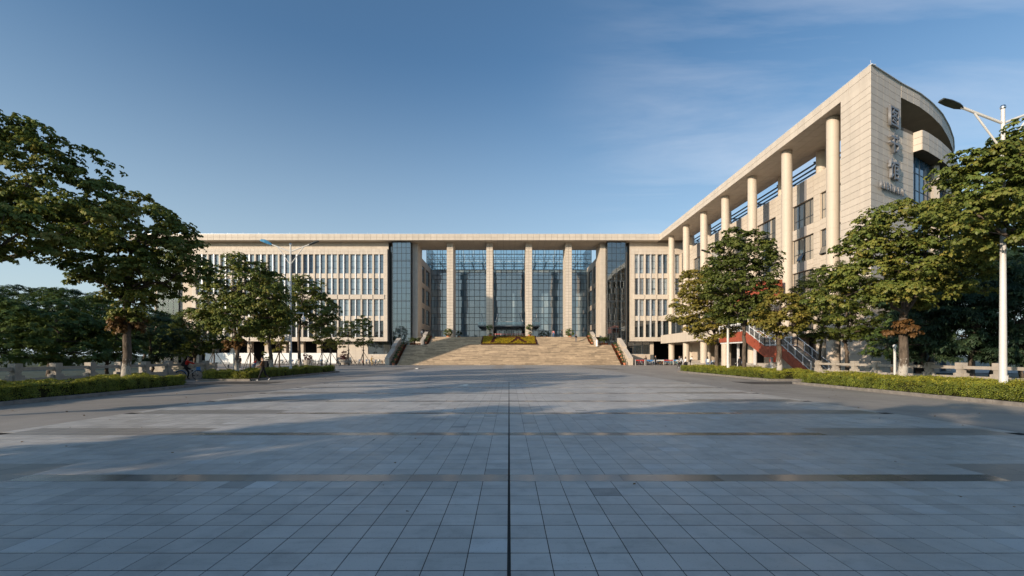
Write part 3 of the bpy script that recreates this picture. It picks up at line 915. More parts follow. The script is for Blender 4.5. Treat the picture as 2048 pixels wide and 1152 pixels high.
# terrace band, glazing and columns of the curved front
gz = MB(); gm = MB(); bd = MB(); fl = MB()
inn2 = off(AP, .35); outb = off(AP, -.72)
for i in range(7, len(AP) - 1):
    a, b = inn2[i], inn2[i + 1]
    gz.quad((a.x, a.y, 0), (b.x, b.y, 0), (b.x, b.y, 22.2), (a.x, a.y, 22.2), 0, RNG.random())
    gm.bar((a.x, a.y, 0), (a.x, a.y, 22.2), .09)
    for z in np.arange(1.2, 22.2, 1.75): gm.bar((a.x, a.y, z), (b.x, b.y, z), .07)
    o1, o2, i1, i2 = outb[i], outb[i + 1], off(AP, 3.5)[i], off(AP, 3.5)[i + 1]
    bd.prism([tuple(o1), tuple(o2), tuple(i2), tuple(i1)], 22.15, 24.1)
gz.build('curved_glazing', M_BLUEPANE, lw_root); gm.build('glazing_bars', M_FRAME, lw_root)
bnd = bd.build('terrace_band', M_JOINT, lw_root)
pc = MB()
for i in range(7, len(AP) - 1):
    a, b = outb[i], outb[i + 1]; t = (b - a).normalized(); nn = Vector((t.y, -t.x, 0)); T = Vector((t.x, t.y, 0))
    pc.panels((a.x, a.y, 22.15), T, V, nn, (b - a).length, 1.95, 1.2, .65, .03, .03)
a, b = off(AP, 0)[7], outb[7]; t = (b - a).normalized()
pc.panels((a.x, a.y, 22.15), (t.x, t.y, 0), V, (t.y, -t.x, 0), (b - a).length, 1.95, .7, .65, .03, .03) if (t.y * -1 + 0) else None
pc.build('band_cladding', M_STONE, bnd, kind='stuff')
tc_ = MB(); q = off(AP, 2.6)[9]; tc_.lathe((q.x, q.y, 22.2), [(.72, 0), (.72, ZS - 22.2 + .02)], 24); sharp_smooth(tc_.build('terrace_column', M_COLUMN, lw_root))
q = off(AP, 2.6)[15]; tc_ = MB(); tc_.lathe((q.x, q.y, 22.2), [(.72, 0), (.72, ZS - 22.2 + .02)], 24); sharp_smooth(tc_.build('terrace_column', M_COLUMN, lw_root))
ib = MB(); q1, q2, q3, q4 = off(AP, 3)[8], off(AP, 3)[18], Vector((64, 90)), Vector((42, 90))
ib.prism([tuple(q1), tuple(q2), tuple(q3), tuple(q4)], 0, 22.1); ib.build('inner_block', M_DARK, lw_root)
st_ = MB()
for i in (12, 17):
    a = off(AP, .1)[i]; st_.box(a.x - .3, a.x + .3, a.y - .3, a.y + .3, 0, 22.15)
st_.build('front_pier', M_STONE, lw_root)

# raised lettering
def glyph(ch, size, depth):
    cu = bpy.data.curves.new('glyph', 'FONT'); cu.body = ch; cu.size = size; cu.extrude = depth / 2; cu.align_x = 'CENTER'; cu.align_y = 'CENTER'
    cu.resolution_u = 3; cu.offset = .012
    ob = bpy.data.objects.new('glyph', cu); COL.objects.link(ob)
    dg = bpy.context.evaluated_depsgraph_get()
    me = bpy.data.meshes.new_from_object(ob.evaluated_get(dg))
    bpy.data.objects.remove(ob); bpy.data.curves.remove(cu)
    me.materials.clear(); me.materials.append(M_LETTER); me.name = 'letter'
    vs = np.empty(len(me.vertices) * 3); me.vertices.foreach_get('co', vs); vs = vs.reshape(-1, 3)
    c = (vs.max(0) + vs.min(0)) / 2
    vs[:, :2] -= c[:2]; me.vertices.foreach_set('co', vs.ravel())
    return me, vs[:, 0].max() - vs[:, 0].min()
ROTF = Matrix((Vector((t0.x, t0.y, 0)), Vector((0, 0, 1)), n0)).transposed().to_euler()
def put_letter(me, s, z):
    p = A0 + (A1 - A0).normalized() * s
    o = place('letter', me, Vector((p.x, p.y, z)) + n0 * .24, lw_root); o.rotation_euler = ROTF
    st = MB()
    return o
for ch, y in (('图', 237.7), ('书', 288.9), ('馆', 341.0)):
    me, w = glyph(ch, 2.05, .22); put_letter(me, 4.0, PZ(y, 43.75))
s = 1.35
for ch in 'LIBRARY':
    me, w = glyph(ch, .92, .16); put_letter(me, s + w / 2, PZ(380, 43.75)); s += w + .27

# colonnade
COLY = [96.7 - 8.03 * i for i in range(7)]
XCOL, XCOL2 = 34.35, 38.6
def column(x, y, z0, z1, r, name='column'):
    c = MB()
    zs = [z0]
    while zs[-1] + 1.9 < z1: zs.append(zs[-1] + 1.9)
    prof = []
    for i, z in enumerate(zs):
        ze = zs[i + 1] if i + 1 < len(zs) else z1
        prof += [(r - .012, z), (r - .012, z + .012), (r, z + .013), (r, ze - .013)]
    prof.append((r - .012, z1))
    c.lathe((x, y, 0), prof, 28)
    return sharp_smooth(c.build(name, M_COLUMN, lw_root), 30)
for i, y in enumerate(COLY):
    column(XCOL, y, 0, ZS, .60)
    column(XCOL2, y, 0, ZS, .56)

# main wall of the wing behind the columns
XWW = 38.0
ww = MB()
wins = [(65.2, 70.2), (57.1, 61.4), (52.1, 55.9), (73.2, 78.2), (81.2, 86.2), (89.3, 94.3)]
zw = [(18.4, 21.6), (13.95, 17.1), (9.5, 12.7), (5.0, 8.2)]
ww.box(XWW + .5, 39.6, 47.7, 118, 4.4, 24.3); ww.box(39.6, 42.5, 53.5, 118, 4.4, 24.2)
edges = sorted(wins)
y = 47.7
for (a, b) in edges + [(118, 118)]:
    if a > y: ww.box(XWW + .02, XWW + .5, y, a, 4.4, 24.3)
    for z0, z1 in [(4.4, 5.0), (8.2, 9.5), (12.7, 13.95), (17.1, 18.4), (21.6, 24.3)]:
        if b > a: ww.box(XWW + .02, XWW + .5, a, b, z0, z1)
    y = b
ww.build('wing_wall', M_STONE_IN, lw_root)
pc = MB(); gp = MB()
y = 47.7
for (a, b) in edges + [(118, 118)]:
    if a > y: pc.panels((XWW + .02, a, 4.4), (0, -1, 0), V, (-1, 0, 0), a - y, 19.9, 1.25, .66, .025, .03)
    if b > a:
        for z0, z1 in [(4.4, 5.0), (8.2, 9.5), (12.7, 13.95), (17.1, 18.4), (21.6, 24.3)]:
            pc.panels((XWW + .02, b, z0), (0, -1, 0), V, (-1, 0, 0), b - a, z1 - z0, 1.25, .66, .025, .03)
            if b - a > 4: gp.box(XWW - .04, XWW, a + (b - a) * .30, a + (b - a) * .62, z0 + .02, z1 - .02)
    y = b
pc.build('wing_cladding', M_STONE, lw_root, kind='stuff'); gp.build('grey_panels', M_GREYPANEL, lw_root)
for (a, b) in wins:
    for r, (z0, z1) in enumerate(zw):
        f = MB(); n = 4 if b - a > 4 else 3; X = XWW + .32
        for i in range(n + 1):
            y = a + (b - a) * i / n; f.box(X - .06, X + .06, max(a, y - .045), min(b, y + .045), z0, z1)
        for z in (z0 + .04, z0 + 1.15, z1 - .04): f.box(X - .05, X + .05, a, b, z - .04, z + .04)
        w = f.build('window', M_FRAME, lw_root)
        for i in range(n):
            f = MB(); f.box(X - .01, X + .01, a + (b - a) * i / n + .03, a + (b - a) * (i + 1) / n - .03, z0 + .05, z1 - .05, 0, RNG.random()); f.build('pane', M_WARMPANE if r < 3 else M_PANE_DARK, w)
        if RNG.random() < .5:
            s_ = MB(); yy = a + (b - a) * 2 / n; wd = (b - a) / n
            s_.box(-.02, .02, 0, wd - .05, -.98, -.92); s_.box(-.02, .02, 0, wd - .05, -.05, 0); s_.box(-.02, .02, 0, .05, -.92, -.05); s_.box(-.02, .02, wd - .1, wd - .05, -.92, -.05); s_.box(-.008, .008, .05, wd - .1, -.92, -.05, 1)
            o = place('sash', s_.mesh('sash', [M_FRAME, M_WARMPANE]), (X - .1, yy + .02, z0 + 1.12), w); o.rotation_euler = (0, rad(20), 0)
# open pergola between canopy and roof
pg = MB()
for i in range(6): pg.bar((39.6 + i * .95, 55, 26.6), (39.6 + i * .95, 99, 26.6), .09, .22)
for y in np.arange(58.4, 99, 8.03):
    for z in (26.45, 25.6): pg.bar((38.9, y, z), (45, y, z), .16, .16)
    for i in range(5): pg.bar((38.9 + i * 1.2, y, 25.6), (39.5 + i * 1.2, y, 26.45), .1); pg.bar((39.5 + i * 1.2, y, 26.45), (40.1 + i * 1.2, y, 25.6), .1)
pg.build('pergola', M_STEEL, lw_root)

# low projecting first floor between the columns
lb = MB()
XB = 33.2
lb.box(XB, XB + 1.0, 66.5, 99.95, 4.4, 6.2); lb.box(XB + .15, 38.1, 66.5, 99.95, 6.1, 6.2); lb.box(XB + .1, 38.1, 66.5, 99.95, 4.42, 4.5)
lb.box(XB, 38.1, 66.5, 99.95, 9.2, 10.4)
lb.build('gallery_band', M_STONE_IN, lw_root)
c = MB(); c.panels((XB, 99.95, 4.4), (0, -1, 0), V, (-1, 0, 0), 33.45, 1.8, .62, 1.8, .03, .03); c.panels((XB, 99.95, 9.2), (0, -1, 0), V, (-1, 0, 0), 33.45, 1.2, 1.2, .6, .03, .03)
c.build('gallery_cladding', M_STONE, lw_root, kind='stuff')
for i in range(24):
    a, b = 66.6 + i * 1.39, 66.6 + (i + 1) * 1.39
    f = MB(); X = XB + .9
    for y in (a + .03, b - .03): f.box(X - .05, X + .05, y - .03, y + .03, 6.2, 9.2)
    f.box(X - .04, X + .04, a, b, 8.1, 8.17); f.box(X - .04, X + .04, a, b, 6.2, 6.28)
    w = f.build('window', M_FRAME, lw_root); f = MB(); f.box(X - .01, X + .01, a + .05, b - .05, 6.28, 9.2, 0, RNG.random()); f.build('pane', M_PANE_DARK, w)
# shaded ground floor behind the columns
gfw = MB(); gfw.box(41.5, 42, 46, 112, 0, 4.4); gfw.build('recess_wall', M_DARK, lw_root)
gfw = MB(); gfw.box(38.2, 44, 91.5, 95.5, 0, 4.4); gfw.box(39, 41.4, 62, 70, 0, 4.4); gfw.box(38.05, 44, 47.7, 112, 4.3, 4.41); gfw.build('lobby_wall', M_STONE_IN, lw_root)
gfw = MB(); gfw.box(33.6, 38.5, 52, 66, 0, .75); gfw.box(33.4, 38.8, 83.5, 98, 0, .55); gfw.box(34, 38.6, 88.5, 98, .55, .9); gfw.build('lobby_plinth', M_CONC, lw_root)
ps = MB(); ps.box(36.8, 36.86, 62.6, 64.6, .9, 3.1)
o = ps.build('poster_board', M_SIGNRED); tag(o, 'red poster board standing in the shade behind the red staircase', 'poster')
ps = MB(); ps.obox((36.77, 63.6, 1.9), (.02, 0, 0), (0, .7, 0), (0, 0, .35)); p2 = ps.build('print', M_YELLOWPAPER, o)

# ================================================================ red staircase
rs = thing('red_staircase', (32, 50, 0), 'red timber-clad outdoor staircase with pale mesh railings beside the round columns', 'staircase')
XA, XB2 = 31.3, 33.15
prof = [(47.4, 0.0), (52.6, 2.85), (56.0, 2.85), (60.7, 4.95), (68.0, 4.95)]
def board_side(X):
    r = MB()
    for (ya, za), (yb, zb) in zip(prof[:-1], prof[1:]):
        n = max(1, round((yb - ya) / .31))
        for i in range(n):
            u0, u1 = i / n, (i + 1) / n
            y0, y1 = ya + (yb - ya) * u0, ya + (yb - ya) * u1
            z0, z1 = za + (zb - za) * u0, za + (zb - za) * u1
            d = 1.25
            q = [(X - .03, y0 + .012, max(.02, z0 - d)), (X - .03, y1 - .012, max(.02, z1 - d)), (X - .03, y1 - .012, z1 + .08), (X - .03, y0 + .012, z0 + .08)]
            if q[2][2] - q[1][2] < .05: continue
            qb = [(X + .03, b_, c_) for _, b_, c_ in q]
            r.add(q + qb, [(3, 2, 1, 0), (4, 5, 6, 7), (0, 1, 5, 4), (1, 2, 6, 5), (2, 3, 7, 6), (3, 0, 4, 7)])
    return r
board_side(XA).build('side_boards', M_RED, rs, kind='stuff'); board_side(XB2).build('side_boards', M_RED, rs, kind='stuff')
tr = MB()
for (ya, za), (yb, zb) in zip(prof[:-1], prof[1:]):
    if zb > za:
        n = round((zb - za) / .158)
        for i in range(n):
            y0 = ya + (yb - ya) * i / n; z = za + (zb - za) * (i + 1) / n
            f = MB(); f.box(XA + .04, XB2 - .04, y0, y0 + (yb - ya) / n + .03, z - .15, z - .01); f.build('tread', M_CONC, rs)
    else:
        f = MB(); f.box(XA + .04, XB2 - .04, ya, yb, za - .25, za - .01); f.build('landing', M_CONC, rs)
def rail(X):
    r = MB(); me_ = MB()
    for (ya, za), (yb, zb) in zip(prof[:-1], prof[1:]):
        n = max(1, round((yb - ya) / 1.25))
        for i in range(n + 1):
            y = ya + (yb - ya) * i / n; z = za + (zb - za) * i / n
            r.box(X - .045, X + .045, y - .045, y + .045, z + .08, z + 1.22)
        for h in (.22, 1.12): r.bar((X, ya, za + h), (X, yb, zb + h), .05, .06)
        m_ = int((yb - ya) / .14)
        for i in range(m_):                      # scrolling wrought infill
            u = (i + .5) / m_; y = ya + (yb - ya) * u; z = za + (zb - za) * u
            me_.bar((X, y - .07, z + .25), (X, y + .07, z + 1.1), .02); me_.bar((X, y + .07, z + .25), (X, y - .07, z + 1.1), .02)
            me_.bar((X, y - .07, z + .66), (X, y + .07, z + .70), .02)
    o = r.build('railing', M_WSTEEL, rs); me_.build('mesh_infill', M_STEEL, o)
rail(XA); rail(XB2)
f = MB()
for i in range(26):
    y = 55.5 + i * .31
    f.box(XA - .03, XA + .03, y + .01, y + .30, 8.7, 11.0); f.box(XB2 - .03, XB2 + .03, y + .01, y + .30, 8.7, 11.0)
f.box(XA + .03, XB2 - .03, 55.5, 63.5, 8.75, 9.0)
for i in range(6): f.box(XA + .04 + i * .29, XA + .31 + i * .29, 55.44, 55.5, 8.7, 11.0)
f.build('upper_boards', M_RED, rs, kind='stuff')
f = MB()
for y in (58, 62, 66.5): f.box(XB2 + .05, XB2 + .3, y - .12, y + .12, 0, 9)
f.bar((XA + .2, 60.8, 3.6), (XA + .2, 68, 3.6), .2, .2); f.build('steel_post', M_WSTEEL, rs)
# ================================================================ grand steps
Y1A, Y1B, Z1 = 86.0, 94.5, 4.0
Y2A, Y2B = 96.0, 101.0
st_root = thing('entrance_steps', (0, 86, 0), 'wide flight of worn tan stone steps rising to the glass portico', 'steps', kind='structure')
def step_mesh(w, d, h):
    m = MB(); x = -w
    while x < w - .05:
        L = RNG.choice([1.2, 1.5, 1.8, 2.4, 3.0]); x2 = min(w, x + L)
        m.box(x + .004, x2 - .004, 0, d, -h, 0, 0, RNG.random()); x = x2
    return m
N1, N2 = 27, 13
d1, h1 = (Y1B - Y1A) / N1, Z1 / N1
d2, h2 = (Y2B - Y2A) / N2, (ZP - Z1) / N2
for i in range(N1): place('step', step_mesh(21.05, d1 + .03 if i < N1 - 1 else .4, h1 + .02).mesh('step', M_STEPS), (0, Y1A + i * d1, (i + 1) * h1 + RNG.gauss(0, .002)), st_root)
for i in range(N2): place('step', step_mesh(17.3, d2 + .03, h2 + .02).mesh('step', M_STEPS), (0, Y2A + i * d2, Z1 + (i + 1) * h2 + RNG.gauss(0, .002)), st_root)
m = MB()
m.panels((-22.4, Y1B + .3, Z1 - .04), U, (0, 1, 0), V, 44.8, Y2A - Y1B - .3 + .02, 1.4, .6, .01, .038)
for s in (-1, 1):
    x0, x1 = sorted((s * 17.3, s * 22.4)); m.panels((x0, Y2A + .02, Z1 - .04), U, (0, 1, 0), V, x1 - x0, 5.5, 1.3, .6, .01, .038)
m.build('landing_slabs', M_STEPS, st_root, kind='stuff')
m = MB()
m.add([(-21.0, Y1A + .05, 0), (-21.0, Y1B, 0), (-21.0, Y1B, Z1 - .2), (21.0, Y1A + .05, 0), (21.0, Y1B, 0), (21.0, Y1B, Z1 - .2)], [(0, 2, 1), (3, 4, 5), (0, 3, 5, 2)])
m.box(-22.4, 22.4, Y1B + .02, 101.6, 0, Z1 - .05); m.box(-17.2, 17.2, Y2B - .02, 121, Z1 - .05, ZP - .05); m.box(-20.4, 20.4, 102.6, 121, Z1 - .05, ZP - .05)
m.build('podium', M_JOINT, st_root)
m = MB(); m.panels((-20.4, Y2B + .03, ZP - .05), U, (0, 1, 0), V, 40.8, 18.9, 1.2, 1.2, .015, .05); m.build('podium_slabs', M_CONC, st_root, kind='stuff')

def cheek(s, xa, xb, ya, za, yb, zb, label, hgt=1.25):
    """stepped stone parapet beside a flight, with cap slabs"""
    t = thing('parapet_wall', (s * xa, ya, 0), label, 'wall')
    x0, x1 = sorted((s * xa, s * xb))
    b = MB(); segs = 2
    for i in range(segs):
        y0, y1 = ya + (yb - ya) * i / segs, ya + (yb - ya) * (i + 1) / segs
        z0, z1 = za + (zb - za) * i / segs, za + (zb - za) * (i + 1) / segs
        k = .25 * i
        b.add([(x0, y0, max(0, za - .2)), (x1, y0, max(0, za - .2)), (x1, y1, max(0, za - .2)), (x0, y1, max(0, za - .2)), (x0, y0, z0 + hgt + k), (x1, y0, z0 + hgt + k), (x1, y1, z1 + hgt + k - .15), (x0, y1, z1 + hgt + k - .15)],
              [(0, 3, 2, 1), (4, 5, 6, 7), (0, 1, 5, 4), (1, 2, 6, 5), (2, 3, 7, 6), (3, 0, 4, 7)])
        n = 6
        for j in range(n):
            u0, u1 = j / n, (j + 1) / n
            p = Vector(((x0 + x1) / 2, y0 + (y1 - y0) * u0 + .02, z0 + (z1 - .15 - z0) * u0 + hgt + k + .04)); q = Vector(((x0 + x1) / 2, y0 + (y1 - y0) * u1 - .02, z0 + (z1 - .15 - z0) * u1 + hgt + k + .04))
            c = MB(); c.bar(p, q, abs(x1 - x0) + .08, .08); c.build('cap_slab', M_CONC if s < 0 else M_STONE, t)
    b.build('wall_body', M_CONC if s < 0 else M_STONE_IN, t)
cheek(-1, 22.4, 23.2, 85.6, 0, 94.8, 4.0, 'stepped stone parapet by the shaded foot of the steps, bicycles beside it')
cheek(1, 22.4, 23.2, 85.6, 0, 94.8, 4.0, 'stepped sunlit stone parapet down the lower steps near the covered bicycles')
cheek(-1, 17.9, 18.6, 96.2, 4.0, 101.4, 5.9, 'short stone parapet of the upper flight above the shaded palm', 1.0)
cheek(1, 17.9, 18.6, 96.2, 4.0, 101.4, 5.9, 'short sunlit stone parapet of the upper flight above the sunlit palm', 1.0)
for s in (-1, 1):
    m = MB(); x0, x1 = sorted((s * 19.2, s * 22.3)); m.box(x0, x1, 101.6, 102.2, 3.95, 5.1)
    tag(m.build('parapet_wall', M_STONE), 'low stone wall closing the landing behind the ' + ('shaded' if s < 0 else 'sunlit') + ' palm', 'wall')

# ================================================================ foliage tools
def frame_of(ax):
    ref = np.where(np.abs(ax[:, 2:3]) < .9, np.array([[0, 0, 1.0]]), np.array([[1.0, 0, 0]]))
    a = np.cross(ax, ref); a /= np.linalg.norm(a, axis=1, keepdims=True) + 1e-9
    return a, np.cross(ax, a)
def leaf_mesh(name, cen, ax, mat, ln=.22, wd=.11, nl=6, droop=(.2, .8), mix=.6, tint=None, shape=.5, tri=False):
    """whorls of nl rhombic leaves round axis ax at the points cen -> one mesh"""
    N = len(cen)
    ax = ax / (np.linalg.norm(ax, axis=1, keepdims=True) + 1e-9)
    a, b = frame_of(ax)
    th = (np.arange(nl)[None, :] * 2 * np.pi / nl + NR.uniform(0, 6.28, (N, 1)) + NR.normal(0, .25, (N, nl)))[..., None]
    d = a[:, None] * np.cos(th) + b[:, None] * np.sin(th)
    L = ln * NR.uniform(.65, 1.25, (N, nl, 1)); W = wd * NR.uniform(.75, 1.2, (N, nl, 1))
    d1_ = NR.uniform(droop[0] - .2, droop[0] + .3, (N, nl, 1)); d2_ = NR.uniform(droop[1] - .3, droop[1] + .4, (N, nl, 1))
    A = ax[:, None]; C = cen[:, None]
    side = np.cross(np.broadcast_to(A, d.shape), d)
    p0 = C + d * .02 * ln
    pm = C + (d * np.cos(d1_) - A * np.sin(d1_)) * L * shape
    pt = pm + (d * np.cos(d2_) - A * np.sin(d2_)) * L * (1 - shape)
    V4 = np.stack([np.broadcast_to(p0, pm.shape), pm - side * W / 2, pt, pm + side * W / 2], axis=2).reshape(-1, 3)
    M = N * nl
    q = 4
    if tri: V4 = V4.reshape(-1, 4, 3)[:, 1:].reshape(-1, 3); q = 3
    me = bpy.data.meshes.new(name)
    me.vertices.add(M * q); me.vertices.foreach_set('co', V4.ravel().astype(np.float32))
    me.loops.add(M * q); me.loops.foreach_set('vertex_index', np.arange(M * q, dtype=np.int32))
    me.polygons.add(M); me.polygons.foreach_set('loop_start', np.arange(0, M * q, q, dtype=np.int32))
    me.update(calc_edges=True)
    tw = NR.random((N, 1)) if tint is None else tint.reshape(N, 1)
    tv = np.clip(tw * mix + NR.random((N, nl)) * (1 - mix), 0, 1).reshape(-1)
    at = me.attributes.new('tint', 'FLOAT', 'FACE'); at.data.foreach_set('value', tv.astype(np.float32))
    me.materials.append(mat)
    return me
def rand_dirs(n):
    v = NR.normal(size=(n, 3)); return v / np.linalg.norm(v, axis=1, keepdims=True)
def crown_clumps(blobs, dens=1.3, clump=.62, keep_low=.85, inner=.72):
    out, outn = [], []
    B = np.array(blobs, float)
    for i, bl in enumerate(B):
        c, r = bl[:3], bl[3:6]
        area = 4 * np.pi * ((r[0] * r[1]) ** 1.6 / 3 + (r[0] * r[2]) ** 1.6 / 3 + (r[1] * r[2]) ** 1.6 / 3) ** (1 / 1.6)
        n = max(6, int(area * dens))
        d = rand_dirs(n); u = NR.uniform(inner, 1.03, (n, 1))
        p = c + d * r * u
        ok = np.ones(n, bool)
        for j, b2 in enumerate(B):
            if j != i: ok &= (((p - b2[:3]) / b2[3:6]) ** 2).sum(1) > .55
        ok &= (d[:, 2] > -.55) | (NR.random(n) < keep_low)
        out.append(p[ok]); outn.append(d[ok])
    return np.concatenate(out), np.concatenate(outn)
def crown_mesh(name, blobs, mat, dens=1.3, clump=.62, per=14, ln=.24, wd=.12, nl=6, droop=(.25, .9), tint_fn=None, origin=(0, 0, 0), **kw):
    C, Dn = crown_clumps(blobs, dens, clump, **kw)
    n = len(C)
    d = rand_dirs(n * per); d[:, 2] = np.where(d[:, 2] < -.25, -d[:, 2], d[:, 2])
    Cr = np.repeat(C, per, 0); Dr = np.repeat(Dn, per, 0)
    cs = np.repeat(NR.uniform(.6, 1.25, n), per)[:, None] * clump
    p = Cr + d * np.array([1, 1, .62]) * cs * NR.uniform(.55, 1.0, (n * per, 1))
    ax = d * .6 + Dr * .35 + np.array([0, 0, .75]) + NR.normal(0, .2, d.shape)
    tn = np.clip(np.repeat(NR.random(n), per) * .55 + NR.random(n * per) * .45, 0, 1)
    if tint_fn is not None: tn = np.clip(tint_fn(p, tn), 0, 1)
    return leaf_mesh(name, p - np.array(origin), ax, mat, ln, wd, nl, droop, .75, tn), C
def limb_path(a, b, sag, n=6, jit=.12):
    a, b = Vector(a), Vector(b); pts = []
    for i in range(n + 1):
        u = i / n
        p = a.lerp(b, u); p.z += math.sin(u * math.pi) * sag
        if 0 < i < n: p += Vector((RNG.gauss(0, jit), RNG.gauss(0, jit), RNG.gauss(0, jit * .6)))
        pts.append(p)
    return pts
def tree(name, base, blobs, label, mat, trunk_r=.22, fork=2.6, lean=(0, 0), bark=M_BARK, twig_fill=26, group='trees in the hedge islands', extra=None, cat='tree', **kw):
    base = Vector(base)
    t = thing(name, base, label, cat, group)
    B = np.array(blobs, float)
    mesh, C = crown_mesh('crown', blobs, mat, origin=tuple(base), **kw)
    o = bpy.data.objects.new('crown', mesh); COL.objects.link(o); o.parent = t
    m = MB()
    top = B[np.argmax(B[:, 2])]
    fk = base + Vector((lean[0], lean[1], fork))
    n = 5
    pts = [base + Vector((0, 0, -.05))] + [base.lerp(fk, (i + 1) / n) + Vector((RNG.gauss(0, .03), RNG.gauss(0, .03), 0)) for i in range(n)]
    m.tube(pts, [trunk_r * 1.55] + [trunk_r * (1.12 - .25 * (i + 1) / n) for i in range(n)], 10)
    crest = Vector((top[0] * .6 + fk.x * .4, top[1] * .6 + fk.y * .4, top[2]))
    m.tube(limb_path(fk, crest, 0, 6, .12), [trunk_r * .86 * (1 - .75 * i / 6) for i in range(7)], 8)
    ends = []
    for b in B:
        c = Vector(b[:3]); u = RNG.uniform(0, .55)
        s = fk.lerp(crest, u)
        if (c - s).length < .4: continue
        lp = limb_path(s, c, -.06 * (c - s).length, 6, .1)
        m.tube(lp, [trunk_r * .52 * (1 - u * .4) * (1 - .72 * i / 6) for i in range(7)], 7); ends.append(lp)
    for k in range(twig_fill):
        q = Vector(C[RNG.randrange(len(C))]); lp = min(ends, key=lambda l: (l[4] - q).length) if ends else [fk] * 7
        s = lp[RNG.choice([3, 4, 5])]
        m.tube(limb_path(s, q, .05, 4, .06), [.045, .035, .028, .02, .012], 5)
    tr_ = m.build('trunk', bark, t, smooth=True)
    if extra: extra(t, base)
    return t
def px_blobs(Y, lst, depth=1.0):
    """(px, py, rx, ry[, dy]) in photo pixels at depth Y -> ellipsoids in metres"""
    r = []
    for q in lst:
        x, y, a, b = q[:4]; dyy = q[4] if len(q) > 4 else 0.0
        YY = Y + dyy; p = P(x, y, YY); k = YY / FPX
        r.append((p.x, p.y, p.z, a * k, max(a, b) * k * depth, b * k))
    return r

# ================================================================ planting on and around the steps
def ball_plant(name, loc, pot_h, pot_r, stem, balls, mat, label, cat, group=None, potmat=M_TERRA, **kw):
    loc = Vector(loc); t = thing(name, loc, label, cat, group)
    if pot_h:
        p = MB(); p.lathe((0, 0, 0), [(pot_r * .72, 0), (pot_r * .95, pot_h * .85), (pot_r * 1.08, pot_h * .86), (pot_r * 1.08, pot_h), (pot_r * .9, pot_h)], 14); p.build('pot', potmat, t, local=True)
    if stem:
        s_ = MB(); s_.tube([(0, 0, pot_h * .8), (0.02, 0, stem)], .035, 6); s_.build('stem', M_BARK, t, local=True)
    me, _ = crown_mesh('foliage', balls, mat, **kw)
    o = bpy.data.objects.new('foliage', me); COL.objects.link(o); o.parent = t
    return t
proto = {}
ORD = ['', 'first', 'second', 'third', 'fourth', 'fifth', 'sixth', 'seventh', 'eighth', 'ninth', 'tenth', 'eleventh', 'twelfth', 'thirteenth', 'fourteenth', 'fifteenth', 'sixteenth', 'seventeenth', 'eighteenth', 'nineteenth', 'twentieth', 'twenty-first', 'twenty-second', 'twenty-third', 'twenty-fourth', 'twenty-fifth', 'twenty-sixth', 'twenty-seventh', 'twenty-eighth', 'twenty-ninth', 'thirtieth']
def potted(loc, s, z, label, group):
    if 'pot' not in proto:
        proto['pot'] = ball_plant('potted_shrub', loc, .38, .24, 0, [(0, 0, .68, .36, .36, .36)], M_LEAF_D, label, 'plant', group, dens=9, clump=.14, per=6, ln=.12, wd=.06, nl=5)
        return
    c = copy_tree(proto['pot']); c.location = loc; c.rotation_euler = (0, 0, RNG.uniform(0, 6)); q = RNG.uniform(.85, 1.15); c.scale = (q, q, q)
    c['label'] = label; c['group'] = group
